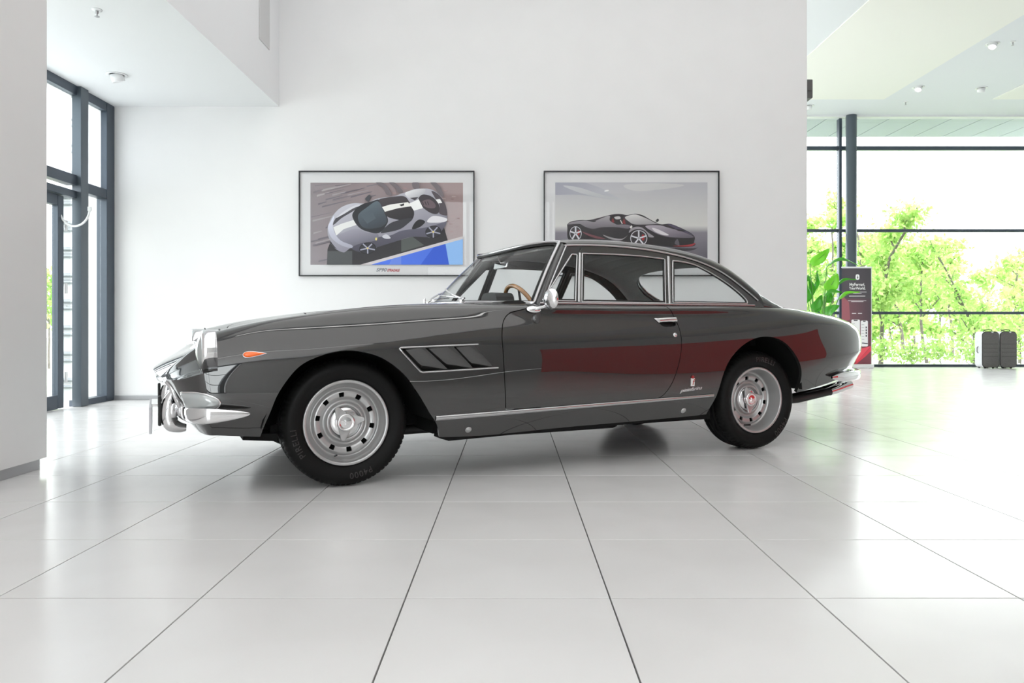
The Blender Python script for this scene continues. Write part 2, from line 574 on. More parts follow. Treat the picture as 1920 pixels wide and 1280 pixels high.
arc = [(X_LEFT + 0.13 - 0.138 * math.cos(a), 7.17 + 0.02 * a / math.pi, 1.905 - 0.165 * math.sin(a)) for a in np.linspace(0, math.pi, 28)]
b.tube(arc, 0.010, 10); b.box(arc[0], (0.03, 0.02, 0.04)); b.box(arc[-1], (0.03, 0.02, 0.04))
b.build('cable_loop', M['white_metal'], d1)
# facade wing seen through that glass: white sheets with paired horizontal rails
fac = empty('facade_wing', (-4.86, 9.0, -0.2))
tag(fac, 'white clad wing outside the alcove glazing with paired horizontal rails', 'facade')
for i in range(12):
    b = MB(); b.box((0, 0.0, 0.135 + 0.31 * i), (1.06, 0.06, 0.30), bev=0.004); b.build('cladding_sheet', M['facade'], fac)
    for dz in (-0.03, 0.05):
        b = MB(); b.tube([(-0.53, -0.05, 0.30 + 0.31 * i + dz), (0.53, -0.05, 0.30 + 0.31 * i + dz)], 0.022, 10); b.build('rail', M['facade_rib'], fac)
# outside ground
mb = MB(); mb.box((0, 40, -0.36), (160, 51, 0.12)); struct('ground_outside', mb, M['ground'])
mb = MB(); mb.box((-24.35, 4.0, -0.26), (40, 21.0, 0.12)); struct('ground_side', mb, M['ground'])

# ---------------------------------------------------------------- ceiling fittings
def downlight(loc, tilt, rz, label):
    root = empty('downlight', loc)
    tag(root, label, 'downlight', 'gimbal downlights')
    b = MB(); b.lathe([(0.062, 0.0), (0.094, 0.0), (0.094, -0.008), (0.066, -0.006), (0.062, 0.0)], 32); b.build('ring', M['white_metal'], root)
    b = MB(); b.lathe([(0.0, -0.001), (0.066, -0.001)], 32); b.build('recess', M['black'], root)
    h = MB()
    h.lathe([(0.0, 0.02), (0.058, 0.02), (0.058, -0.052), (0.050, -0.055), (0.047, -0.04)], 32)
    ho = h.build('lamp_head', M['white_metal'], root, loc=(0, 0, -0.012), rot=(tilt, 0, rz))
    l = MB(); l.lathe([(0.0, -0.040), (0.047, -0.040)], 24); l.build('lens', M['lens_glow'], ho)
    return root
def at_ceiling(px, py, zc):
    d = (zc - EYE) * F_PX / (VPY - py)
    return ((px - VPX) / F_PX * d, d, zc)
downlight(at_ceiling(219, 140, SOFFIT), -0.35, 2.6, 'white tilted downlight in the low ceiling over the glass entrance')
downlight(at_ceiling(1861, 82, CEIL), 0.5, 2.4, 'nearest white tilted downlight in the right hand ceiling strip')
downlight(at_ceiling(1722, 163, CEIL), 0.5, 2.4, 'tilted white downlight between cream ceiling sheet and far column')
downlight(at_ceiling(1840, 165, CEIL), 0.4, -0.3, 'lit white downlight turned to the viewer in the far ceiling')
downlight(at_ceiling(1516, 198, CEIL), 0.4, -0.3, 'white downlight half hidden behind the end of the white wall')
def sprinkler(loc, label):
    root = empty('sprinkler', loc)
    tag(root, label, 'sprinkler', 'fire sprinklers')
    b = MB(); b.lathe([(0.0, 0.0), (0.038, 0.0), (0.034, -0.007), (0.012, -0.010)], 24); b.build('rosette', M['white_metal'], root)
    b = MB(); b.lathe([(0.011, -0.008), (0.011, -0.028), (0.005, -0.034), (0.005, -0.048), (0.018, -0.050), (0.018, -0.053), (0.0, -0.053)], 16); b.build('nozzle', M['skirting'], root)
sprinkler(at_ceiling(182, 18, SOFFIT), 'small sprinkler in the low ceiling of the left alcove')
sprinkler(at_ceiling(1899, 78, CEIL), 'small sprinkler beside the nearest right hand downlight')
sprinkler(at_ceiling(1698, 191, CEIL), 'small sprinkler in the ceiling above the round steel column')
# speaker hanging past the end of the wall
mb = MB(); mb.box((0, 0, 0), (0.07, 0.20, 0.20), bev=0.008)
sp = mb.build('wall_speaker', M['grey_plastic'], loc=(WALL_END + 0.044, WALL_Y + 0.14, 3.335))
tag(sp, 'dark grey speaker box peeking past the end of the white wall', 'speaker')
b = MB(); b.box((0.036, 0, 0), (0.006, 0.16, 0.16), bev=0.002); b.build('grille', M['black'], sp)
b = MB(); b.box((-0.01, -0.105, 0.0), (0.04, 0.02, 0.05)); b.build('bracket', M['grey_plastic'], sp)
# ================================================================== THE CAR
PAINT = pmat('dark_grey_metallic_paint', (0.0175, 0.0171, 0.0169), 0.5, 0.1, coat=1.0, coat_rough=0.01, spec=0.15)
PAINT.node_tree.nodes['Principled BSDF'].inputs['Coat IOR'].default_value = 1.85
CHROME = pmat('chrome', (0.82, 0.82, 0.83), 0.045, 1.0)
TRIM = pmat('polished_steel_trim', (0.56, 0.56, 0.57), 0.12, 1.0)
SATIN = pmat('silver_wheel_paint', (0.50, 0.50, 0.50), 0.32, 0.7)
RUBBER = pmat('tyre_rubber', (0.0045, 0.0045, 0.0045), 0.6, spec=0.2)
RUBTXT = pmat('tyre_lettering', (0.032, 0.028, 0.028), 0.5)
DARK = pmat('black_underbody', (0.006, 0.006, 0.006), 0.8, spec=0.2)
SEAL = pmat('black_rubber_seal', (0.012, 0.012, 0.012), 0.5)
AMBER = pmat('amber_lens', (0.85, 0.14, 0.01), 0.15, coat=1.0, emis=(0.9, 0.13, 0.0), estr=0.12)
CLEAR = pmat('clear_lamp_lens', (0.50, 0.53, 0.53), 0.12, 0.25, coat=1.0)
REDLENS = pmat('red_tail_lens', (0.45, 0.01, 0.01), 0.15, coat=1.0)
CARGLASS = glass_mat('car_window_glass', (0.93, 0.95, 0.95), 1.42)
LEATHER = pmat('black_leather', (0.014, 0.014, 0.014), 0.5, noise=0.2, nscale=60, bump=0.2)
HEADLINER = pmat('grey_headliner_cloth', (0.62, 0.62, 0.62), 0.85, noise=0.06, nscale=120)
WOOD = pmat('varnished_wood_rim', (0.42, 0.19, 0.05), 0.25, coat=0.8, noise=0.25, nscale=25)
WHITEPL = pmat('white_number_plate', (0.75, 0.75, 0.78), 0.4)
ENAMEL = pmat('white_enamel', (0.75, 0.75, 0.73), 0.25, coat=0.6)
ENAMEL_R = pmat('red_enamel', (0.35, 0.02, 0.02), 0.3)
EXH = pmat('dark_exhaust_steel', (0.05, 0.05, 0.05), 0.45, 0.7)
MIRRORG = pmat('mirror_silver', (0.75, 0.77, 0.78), 0.02, 1.0)

TH = math.radians(25.2)
fx, fy = (650 - VPX) / F_PX * 3.735, 3.735
YF = 0.74
car = empty('car', (fx - YF * math.sin(TH), fy + YF * math.cos(TH), 0.0), TH)
tag(car, 'classic dark grey two-door coupe parked on the white tile floor', 'car')

# ------------------------------------------------------------------ numeric tools
def spl(xs, ys):
    """natural cubic spline"""
    xs = np.array(xs, float); ys = np.array(ys, float)
    n = len(xs); h = np.diff(xs)
    A = np.zeros((n, n)); b = np.zeros(n)
    A[0, 0] = A[-1, -1] = 1
    for i in range(1, n - 1):
        A[i, i - 1] = h[i - 1]; A[i, i] = 2 * (h[i - 1] + h[i]); A[i, i + 1] = h[i]
        b[i] = 6 * ((ys[i + 1] - ys[i]) / h[i] - (ys[i] - ys[i - 1]) / h[i - 1])
    m = np.linalg.solve(A, b)
    def f(x):
        x = np.asarray(x, float)
        i = np.clip(np.searchsorted(xs, x) - 1, 0, n - 2)
        d0 = x - xs[i]; d1 = xs[i + 1] - x; hh = h[i]
        return (m[i] * d1 ** 3 + m[i + 1] * d0 ** 3) / (6 * hh) + (ys[i] / hh - m[i] * hh / 6) * d1 + (ys[i + 1] / hh - m[i + 1] * hh / 6) * d0
    return f

def smooth_poly(pts, closed=True, sub=8, corners=()):
    """Catmull-Rom through points, indices in corners stay sharp"""
    P = np.array(pts, float); n = len(P); out = []
    rng = n if closed else n - 1
    for i in range(rng):
        p1, p2 = P[i], P[(i + 1) % n]
        p0 = P[(i - 1) % n] if (closed or i > 0) else p1
        p3 = P[(i + 2) % n] if (closed or i + 2 < n) else p2
        if i in corners: p0 = p1 - (p2 - p1) * 0.5
        if (i + 1) % n in corners: p3 = p2 + (p2 - p1) * 0.5
        for k in range(sub):
            t = k / sub
            m1, m2 = (p2 - p0) / 2, (p3 - p1) / 2
            out.append((2 * t**3 - 3 * t**2 + 1) * p1 + (t**3 - 2 * t**2 + t) * m1 + (-2 * t**3 + 3 * t**2) * p2 + (t**3 - t**2) * m2)
    if not closed: out.append(P[-1])
    return np.array(out)

def sdpoly(poly, X, Y):
    """signed distance (negative inside) to closed polygon"""
    P = np.array(poly, float); Q = np.roll(P, -1, 0)
    sh = X.shape; x = X.ravel(); y = Y.ravel()
    d = np.full(x.shape, 1e9); ins = np.zeros(x.shape, bool)
    x0, x1, y0, y1 = P[:, 0].min() - .1, P[:, 0].max() + .1, P[:, 1].min() - .1, P[:, 1].max() + .1
    sel = (x > x0) & (x < x1) & (y > y0) & (y < y1)
    xs, ys = x[sel], y[sel]
    dd = np.full(xs.shape, 1e9); ii = np.zeros(xs.shape, bool)
    for (ax, ay), (bx, by) in zip(P, Q):
        ex, ey = bx - ax, by - ay
        t = np.clip(((xs - ax) * ex + (ys - ay) * ey) / (ex * ex + ey * ey + 1e-15), 0, 1)
        dd = np.minimum(dd, np.hypot(xs - ax - t * ex, ys - ay - t * ey))
        if ey != 0:
            c = ((ay > ys) != (by > ys)) & (xs < (bx - ax) * (ys - ay) / ey + ax)
            ii ^= c
    dd[ii] *= -1
    d[:] = 0.1
    d[sel] = dd
    return d.reshape(sh)

def grid_normals(P):
    du = np.gradient(P, axis=0); dv = np.gradient(P, axis=1)
    n = np.cross(du, dv)
    l = np.linalg.norm(n, axis=2, keepdims=True)
    return n / np.maximum(l, 1e-12)

class Shell:
    """collects clipped surface grids with smooth normals and turned-in edges"""
    def __init__(self):
        self.v, self.n, self.f = [], [], []
    def add(self, P, phi=None, flange=0.0, out_ref=None, N=None, flange_dir=None, skip=None):
        if N is None: N = grid_normals(P)
        nu, nv = P.shape[:2]
        if out_ref is None: out_ref = np.array([1.4, 0, 0.55])
        flip = np.sum(N * (P - out_ref)) < 0
        if flip: N = -N
        if phi is None: phi = np.ones((nu, nv))
        verts, norms, vid, eid = [], [], {}, {}
        def vert(i, j):
            k = (i, j)
            if k not in vid:
                vid[k] = len(verts); verts.append(P[i, j]); norms.append(N[i, j])
            return vid[k]
        def cut(a, b):
            k = (a, b) if a < b else (b, a)
            if k not in eid:
                fa, fb = phi[k[0]], phi[k[1]]
                t = fa / (fa - fb)
                eid[k] = len(verts)
                verts.append(P[k[0]] * (1 - t) + P[k[1]] * t)
                norms.append(N[k[0]] * (1 - t) + N[k[1]] * t)
            return eid[k]
        pos = phi > 0
        faces = []
        ii, jj = np.where(pos)
        if len(ii) == 0: return
        for i in range(max(ii.min() - 1, 0), min(ii.max() + 1, nu - 1)):
            for j in range(max(jj.min() - 1, 0), min(jj.max() + 1, nv - 1)):
                c = [(i, j), (i + 1, j), (i + 1, j + 1), (i, j + 1)]
                s = [pos[q] for q in c]
                k = s[0] + s[1] + s[2] + s[3]
                if k == 0: continue
                if k == 4:
                    f = [vert(*q) for q in c]
                else:
                    f = []
                    for a in range(4):
                        b = (a + 1) % 4
                        if s[a]: f.append(vert(*c[a]))
                        if s[a] != s[b]: f.append(cut(c[a], c[b]))
                    if len(f) < 3: continue
                faces.append(f[::-1] if flip else f)
        o = len(self.v)
        self.v += verts; self.n += norms
        self.f += [[q + o for q in f] for f in faces]
        if flange:
            cnt = {}
            for f in faces:
                for a in range(len(f)):
                    e = (f[a], f[(a + 1) % len(f)])
                    k = (min(e), max(e))
                    cnt[k] = None if k in cnt else e
            for e in cnt.values():
                if e is None: continue
                a, b = verts[e[0]], verts[e[1]]
                if np.linalg.norm(a - b) < 1e-6: continue
                if skip is not None and skip(a) and skip(b): continue
                na, nb = norms[e[0]], norms[e[1]]
                if flange_dir is not None:
                    da = db = np.array(flange_dir)
                else:
                    da, db = -na, -nb
                fn = np.cross(b - a, na); fn = fn / (np.linalg.norm(fn) + 1e-12)
                q = len(self.v)
                self.v += [a, b, b + db * flange, a + da * flange]
                self.n += [fn] * 4
                self.f.append([q + 1, q, q + 3, q + 2])
    def build(self, name, mats, parent):
        nn = np.array(self.n); nn /= np.linalg.norm(nn, axis=1)[:, None] + 1e-12
        return mesh_obj(name, self.v, self.f, mats, parent, smooth=True, normals=nn)

# ------------------------------------------------------------------ main body sections
SX = [-.60, -.40, -.20, 0.0, .35, .70, 1.05, 1.5, 2.0, 2.4, 2.7, 3.0, 3.3, 3.58, 3.78, 3.94]
def tf(x):
    u = np.clip((np.asarray(x, float) - 2.7) / 1.24, 0, 0.99999)
    return (1 - u ** 3.1) ** (1 / 3.1)
SEC = {
 'zb': [.285, .272, .262, .25, .228, .215, .225, .235, .245, .270, .318, .362, .412, .452, .478, .49],
 'yb': [.70, .745, .77, .78, .79, .79, .79, .79, .79, .79, .785, .78, .78, .77, .77, .77],
 'ylow': [.772, .805, .825, .832, .838, .838, .838, .838, .838, .836, .833, .83, .825, .82, .82, .82],
 'ym': [.802, .827, .842, .850, .853, .855, .857, .857, .857, .856, .855, .853, .850, .848, .846, .845],
 'zm': [.50, .51, .52, .53, .54, .54, .54, .54, .55, .57, .59, .61, .62, .625, .63, .63],
 'yh': [.785, .808, .824, .833, .838, .840, .842, .842, .840, .838, .836, .834, .828, .82, .81, .80],
 'zh': [.63, .66, .68, .70, .72, .73, .73, .73, .74, .755, .765, .765, .75, .735, .72, .695],
 'ysh': [.725, .742, .752, .760, .772, .785, .797, .80, .80, .80, .795, .785, .765, .74, .72, .70],
 'zsh': [.735, .782, .807, .828, .852, .862, .862, .862, .866, .872, .876, .870, .846, .820, .790, .74],
 'ycr': [.615, .63, .64, .645, .66, .69, .737, .742, .742, .735, .71, .65, .58, .55, .53, .52],
 'zcr': [.770, .818, .851, .878, .907, .913, .916, .918, .920, .924, .924, .916, .896, .871, .838, .775],
 'zmid': [.735, .79, .83, .858, .902, .926, .93, .93, .93, .93, .935, .930, .913, .888, .852, .783],
 'zt': [.712, .772, .815, .85, .90, .928, .935, .935, .935, .935, .94, .936, .920, .896, .858, .786],
}
CS = {k: spl(SX, v) for k, v in SEC.items()}
KN = np.array([0, .11, .30, .46, .62, .74, .87, 1.0])
def section_ctrl(x):
    t = float(tf(x))
    g = lambda k: float(CS[k](x))
    zb = g('zb')
    pts = [(g('yb') * t, zb), (g('ylow') * t, zb + .10), (g('ym') * t, g('zm')), (g('yh') * t, g('zh')), (g('ysh') * t, g('zsh')),
           (g('ycr') * t, g('zcr')), (g('ycr') * .5 * t, g('zmid')), (0, g('zt'))]
    return np.array(pts)
def section(x, vs):
    c = section_ctrl(x)
    k = np.concatenate([KN, [1.13, 1.26]])
    y = np.concatenate([c[:, 0], [-c[6, 0], -c[5, 0]]])
    z = np.concatenate([c[:, 1], [c[6, 1], c[5, 1]]])
    return spl(k, y)(vs), spl(k, z)(vs)
def tail_shear(x, z):
    w = np.clip((x - 3.25) / 0.5, 0, 1); w = w * w * (3 - 2 * w)
    return x - 0.24 * w * np.maximum(0.70 - z, -0.02)
def main_grid(xs, vs):
    P = np.zeros((len(xs), len(vs), 3))
    for i, x in enumerate(xs):
        y, z = section(x, vs)
        P[i, :, 0] = tail_shear(x, z); P[i, :, 1] = y; P[i, :, 2] = z
    return P
VS_LOW = np.concatenate([np.linspace(0, .62, 58), np.linspace(.62, .80, 22)[1:], np.linspace(.80, 1, 14)[1:]])
XS = np.concatenate([np.linspace(-.60, 3.2, 360), np.linspace(3.2, 3.7, 46)[1:], 3.94 - 0.24 * np.cos(np.linspace(0, math.pi / 2, 34)[1:])])
XS[-1] = 3.9399
HALF = main_grid(XS, VS_LOW)                       # y positive half
def mirror_full(Hf):
    L = Hf.copy(); L[..., 1] *= -1
    return np.concatenate([L, Hf[:, -2::-1]], axis=1)   # near bottom -> top -> far bottom
FULL = mirror_full(HALF)
VFULL = np.concatenate([VS_LOW, VS_LOW[-2::-1]])
NFULL = grid_normals(FULL)

_tx = XS[XS < 3.2]; _tz = np.linspace(.20, .925, 240)
_ty = np.zeros((len(_tx), len(_tz)))
for _i in range(len(_tx)):
    _y, _z = section(_tx[_i], np.linspace(0, .72, 160)); _o = np.argsort(_z); _ty[_i] = np.interp(_tz, _z[_o], _y[_o])
_dx = np.gradient(_ty, _tx, axis=0); _dz = np.gradient(_ty, _tz, axis=1)
def side_at(x, z):
    """half width and outward normal of the flank at (x, z)"""
    i = min(max(int(np.searchsorted(_tx, x)) - 1, 0), len(_tx) - 2); j = min(max(int(np.searchsorted(_tz, z)) - 1, 0), len(_tz) - 2)
    u = (x - _tx[i]) / (_tx[i + 1] - _tx[i]); w = (z - _tz[j]) / (_tz[j + 1] - _tz[j])
    bl = lambda A: (A[i, j] * (1 - u) + A[i + 1, j] * u) * (1 - w) + (A[i, j + 1] * (1 - u) + A[i + 1, j + 1] * u) * w
    n = np.array([-bl(_dx), 1.0, -bl(_dz)]); n /= np.linalg.norm(n)
    return float(bl(_ty)), n
def nearpt(x, z, off=0.0, side=-1):
    y, n = side_at(x, z)
    return np.array([x + n[0] * off, side * (y + n[1] * off), z + n[2] * off])

# ------------------------------------------------------------------ outlines (x, z) on the flank
F_ARCH = smooth_poly([(-.445, .05), (-.41, .27), (-.375, .39), (-.335, .49), (-.25, .600), (-.15, .652), (-.04, .676), (.06, .668), (.16, .632), (.26, .555), (.33, .46), (.39, .365), (.455, .26), (.50, .05)], True, 6, (0, 13))
R_ARCH = smooth_poly([(2.17, .05), (2.20, .26), (2.235, .37), (2.275, .50), (2.34, .602), (2.45, .682), (2.57, .722), (2.69, .722), (2.80, .676), (2.89, .58), (2.94, .47), (2.955, .36), (2.945, .25), (2.93, .05)], True, 6, (0, 13))
DOOR = smooth_poly([(1.02, 1.00), (.985, .893), (.93, .880), (.865, .862), (.822, .820), (.803, .755), (.800, .700), (.806, .54), (.818, .352), (1.2, .3565), (1.74, .364), (1.80, .372), (1.85, .405), (1.90, .475), (1.943, .58), (1.967, .70), (1.96, .81), (1.93, .88), (1.895, .925), (1.89, 1.0)], True, 8, (0, 1, 8, 9, 10, 19))
VENT = np.array([(.238, .682), (.246, .686), (.452, .692), (.655, .698), (.750, .578), (.497, .567), (.354, .563), (.343, .565)])
VENT_OPEN = np.array([(.246, .680), (.452, .686), (.645, .692), (.742, .582), (.497, .573), (.354, .569)])
HANDLE_CUP = smooth_poly([(1.812, .832), (1.945, .838), (1.950, .812), (1.932, .792), (1.858, .790), (1.830, .810)], True, 5, (0, 1))
# plan outlines (x, |y|)
HOOD = smooth_poly([(-.47, -.1), (-.47, .30), (-.44, .48), (-.30, .54), (.10, .56), (.45, .575), (.62, .57), (.74, .56), (.69, .40), (.62, .15), (.61, -.1)], True, 6, (0, 7, 10))
CABIN = smooth_poly([(.70, -.1), (.71, .10), (.78, .33), (.92, .54), (1.04, .675), (1.12, .722), (1.25, .730), (2.60, .728), (2.78, .70), (2.92, .58), (2.98, .40), (3.0, -.1)], True, 6, (0, 11))
TRUNK = smooth_poly([(3.10, -.1), (3.10, .40), (3.14, .50), (3.3, .50), (3.55, .43), (3.66, .34), (3.685, .2), (3.69, -.1)], True, 6, (0, 7))

def phis(P, V, sides=(-1, 1)):
    X, Y, Z = P[..., 0], P[..., 1], P[..., 2]
    AY = np.abs(Y)
    side = (V <= .74)[None, :] & np.ones_like(X, bool)
    big = 0.1
    d = {}
    d['farch'] = np.where(side, sdpoly(F_ARCH, X, Z), big)
    d['rarch'] = np.where(side, sdpoly(R_ARCH, X, Z), big)
    d['door'] = np.where(side, sdpoly(DOOR, X, Z), big)
    d['vent'] = np.where(side, sdpoly(VENT_OPEN, X, Z), big)
    d['cup'] = np.where(side, sdpoly(HANDLE_CUP, X, Z), big)
    top = ~side | (V >= .70)[None, :]
    d['hood'] = np.where(top, sdpoly(HOOD, X, AY), big)
    d['cabin'] = np.where((V >= .66)[None, :] & np.ones_like(X, bool), sdpoly(CABIN, X, AY), big)
    d['trunk'] = np.where(top, sdpoly(TRUNK, X, AY), big)
    return d
D = phis(FULL, VFULL)
G2 = 0.0022
body_phi = np.minimum.reduce([D['farch'], D['rarch'], D['door'] - G2, D['vent'], D['hood'] - G2, D['cabin'], D['trunk'] - G2])
shell = Shell()
shell.add(FULL, body_phi, flange=0.022, skip=lambda p: p[0] < -.5999)

# ------------------------------------------------------------------ nose
XN = -.60
c0 = section_ctrl(XN)
vs_ = np.linspace(0, .60, 120)
yS, zS = section(XN, vs_)
def b_of_z(z): return np.interp(z, zS, yS)
a_of_z = spl([.285, .34, .40, .46, .52, .575, .62], [.085, .135, .175, .208, .238, .270, .275])
ph = np.linspace(0, math.pi / 2, 70)
def lip_z(p): return .556 + .012 * np.cos(2 * p) ** 2 * (p < math.pi / 4) + np.where(p > math.pi / 4, .035 * ((p - math.pi / 4) / (math.pi / 4)) ** 2, 0) - 0.012 * np.sin(2 * p) ** 2
PW = 2 / 2.7
NK = 0.125           # plan taper carried over from the wings
def nose_side(phv, tv):
    P = np.zeros((len(phv), len(tv), 3))
    for i, p in enumerate(phv):
        zl = float(lip_z(np.array(p)))
        for j, t in enumerate(tv):
            z = .285 + (zl - .285) * t
            ex = a_of_z(z) * math.cos(p) ** PW if p < math.pi / 2 - 1e-6 else 0.0
            P[i, j] = (XN - ex, (b_of_z(z) - NK * ex) * math.sin(p) ** PW, z)
    return P
NS = nose_side(ph, np.linspace(0, 1, 34))
NSF = np.concatenate([NS[::-1] * np.array([1, -1, 1]), NS[1:]], axis=0)
MOUTH = smooth_poly([(-.56, .47), (-.54, .415), (-.45, .395), (0, .392), (.45, .395), (.54, .415), (.56, .47), (.54, .515), (.45, .528), (0, .530), (-.45, .528), (-.54, .515)], True, 6)
mouth_phi = sdpoly(MOUTH, NSF[..., 1], NSF[..., 2])
NN = grid_normals(NSF)
sgn_ = -1.0 if np.sum(NN * (NSF - np.array([-.5, 0, .45]))) < 0 else 1.0
for r_ in range(6):                                   # carry the wing normals over the joint
    w_ = 1 - r_ / 6
    for j_ in range(NSF.shape[1]):
        for row, sg_ in ((r_, -1), (-1 - r_, 1)):
            _, n_ = side_at(XN, NSF[row, j_, 2]); n_ = n_ * np.array([1, sg_, 1]) * sgn_
            NN[row, j_] = NN[row, j_] * (1 - w_) + n_ * w_
shell.add(NSF, mouth_phi, flange=0.0, out_ref=np.array([-.5, 0, .45]), N=NN)
# top of the nose: from the lip back to the bonnet, dipping under the lamps
_ty2, _tz2 = section(XN + .02, np.linspace(.70, 1, 80)); TOPY, TOPZ = _ty2[::-1], _tz2[::-1] - .001; TOPZ44 = float(np.interp(.44, TOPY, TOPZ))
def nose_top(phv, tv):
    P = np.zeros((len(phv), len(tv), 3))
    for i, p in enumerate(phv):
        zl = float(lip_z(np.array(p)))
        sy = math.sin(p) ** PW
        ex = float(a_of_z(zl)) * (math.cos(p) ** PW if p < math.pi / 2 - 1e-6 else 0)
        L = np.array([XN - ex, (float(b_of_z(zl)) - NK * ex) * sy, zl])
        yb = L[1] * 0.97
        zt = float(np.interp(yb, TOPY, TOPZ)) if yb < .44 else float(np.interp(yb, [.44, .50, .60, .70, .80], [TOPZ44, .680, .612, .592, .588]))
        B = np.array([XN + .02, yb, zt])
        bul = np.interp(yb, [0, .45, .62, .8], [.016, .013, .004, 0.0])
        for j, t in enumerate(tv):
            q = L * (1 - t) + B * t
            q = q + np.array([0, 0, bul * math.sin(math.pi * t ** 0.75)])
            P[i, j] = q
    return P
NT = nose_top(ph, np.linspace(0, 1, 30))
NTF = np.concatenate([NT[::-1] * np.array([1, -1, 1]), NT[1:]], axis=0)
shell.add(NTF, None, out_ref=np.array([-.5, 0, .2]))
# front faces of the wings behind the head lamps
capY, capZ = section(XN, np.linspace(.405, 1, 80))
for sg in (-1, 1):
    ctr = np.array([XN, .60 * sg, .66])
    ring = np.stack([np.full(80, XN), capY * sg, capZ], 1)
    G = np.stack([ring * (1 - t) + ctr * t for t in np.linspace(0, 1, 3)], 1)
    shell.add(G, None, out_ref=np.array([0, 0, .6]), N=np.tile(np.array([-1., 0, 0]), (80, 3, 1)))
body = shell.build('body', PAINT, car)

# ------------------------------------------------------------------ bonnet, boot lid, doors
def panel(name, phi, P=FULL, fl=0.018):
    s = Shell(); s.add(P, phi, flange=fl); return s.build(name, PAINT, car)
hood = panel('hood', -D['hood'] - G2)
trunk = panel('trunk_lid', -D['trunk'] - G2)
nh = len(VS_LOW)
doors = {}
for sg, sl in ((-1, slice(0, nh)), (1, slice(nh - 1, None))):
    ph_ = np.minimum(-D['door'] - G2, np.minimum(D['cabin'], D['cup'] if sg == -1 else D['cup']))[:, sl]
    doors[sg] = panel('door', ph_, FULL[:, sl])
doors[1]['label'] = 'far side door'
# ------------------------------------------------------------------ greenhouse
def yside(z): return .748 - .385 * (z - .915) - .06 * np.maximum(z - .915, 0) * np.maximum(1.27 - z, 0)
RX = [1.05, 1.27, 1.33, 1.5, 1.76, 2.05, 2.30, 2.48, 2.59, 2.66, 2.72]
RZ = [1.235, 1.262, 1.268, 1.276, 1.273, 1.246, 1.192, 1.108, 1.025, .965, .90]
rail_z = spl(RX, RZ)
roof_t = spl([1.0, 1.09, 1.2, 1.4, 1.6, 1.9, 2.2, 2.4, 2.52, 2.62, 2.75, 2.9, 3.05, 3.2], [1.217, 1.260, 1.294, 1.331, 1.344, 1.339, 1.315, 1.280, 1.240, 1.178, 1.080, .972, .918, .89])
def rail_pt(x):
    if x <= 2.70:
        z = float(rail_z(x)); return float(yside(z)), z
    y = float(np.interp(x, [2.70, 2.78, 2.86, 2.94, 3.02, 3.10, 3.2], [.748, .742, .725, .69, .63, .55, .42]))
    return y, .905
def roof_z(x, y):
    yd, zd = rail_pt(x); zt = float(roof_t(x))
    m = np.interp(x, [1.2, 2.3, 2.7, 3.1], [2.5, 2.5, 2.45, 2.1])
    q = np.clip(abs(y) / yd, 0, 1)
    return zd + (zt - zd) * (1 - q ** m) ** (1 / m)
RXS = np.concatenate([np.linspace(1.05, 2.66, 150), np.linspace(2.66, 3.19, 60)[1:]])
al = np.linspace(0, math.pi / 2, 46)
def roof_grid(off=0.0, xs=RXS):
    P = np.zeros((len(xs), 2 * len(al) - 1, 3))
    for i, x in enumerate(xs):
        yd, zd = rail_pt(x); zt = float(roof_t(x))
        m = np.interp(x, [1.2, 2.3, 2.7, 3.1], [2.5, 2.5, 2.45, 2.1])
        y = yd * np.cos(al) ** (2 / m); z = zd + (zt - zd) * np.sin(al) ** (2 / m)
        y[-1] = 0; z[-1] = zt
        h = np.stack([np.full_like(y, x), y, z], 1)
        P[i] = np.concatenate([h * np.array([1, -1, 1]), h[-2::-1]], 0)
    if off:
        N = grid_normals(P)
        if np.sum(N[..., 2]) < 0: N = -N
        P = P - N * off
    return P
RG = roof_grid()
def header_x(y): return 1.085 + .205 * (np.abs(y) / .57) ** 2
REARW = smooth_poly([(2.555, -.1), (2.555, .30), (2.575, .46), (2.63, .535), (2.72, .555), (2.84, .53), (2.935, .46), (2.965, .30), (2.975, -.1)], True, 8, (0, 8))
head_phi = RG[..., 0] - header_x(RG[..., 1])
rw_phi = np.where(RG[..., 2] > .95, sdpoly(REARW, RG[..., 0], np.abs(RG[..., 1])), .1)
rs = Shell()
rs.add(RG, np.minimum(head_phi, rw_phi), flange=0.02, out_ref=np.array([1.8, 0, .7]))
# flanks of the cabin with the side windows cut out
def side_grid(x0=1.0, x1=2.75, nx=170, nz=46):
    xs = np.linspace(x0, x1, nx); P = np.zeros((nx, nz, 3))
    for i, x in enumerate(xs):
        zr = float(rail_z(min(x, 2.72)))
        zz = np.linspace(.895, max(zr, .90), nz)
        P[i, :, 0] = x; P[i, :, 1] = yside(zz); P[i, :, 2] = zz
    return P
VENTW = np.array([(1.095, .938), (1.105, .935), (1.305, .935), (1.375, 1.207), (1.372, 1.213), (1.345, 1.213), (1.337, 1.208)])
DOORW = np.array([(1.345, .932), (1.93, .932), (2.003, 1.205), (1.998, 1.210), (1.825, 1.221), (1.633, 1.224), (1.415, 1.221)])
QUARW = smooth_poly([(1.985, .936), (2.062, 1.200), (2.14, 1.196), (2.228, 1.180), (2.31, 1.147), (2.386, 1.107), (2.45, 1.068), (2.505, 1.028), (2.55, .988), (2.574, .957), (2.570, .938), (2.555, .936)], True, 5, (0, 1, 11))
SG = side_grid()
def a_edge(z): return 1.075 + (z - .915) / (1.262 - .915) * .225       # front edge of the flank
sp_phi = np.minimum.reduce([SG[..., 0] - a_edge(SG[..., 2]), sdpoly(VENTW, SG[..., 0], SG[..., 2]), sdpoly(DOORW, SG[..., 0], SG[..., 2]), sdpoly(QUARW, SG[..., 0], SG[..., 2])])
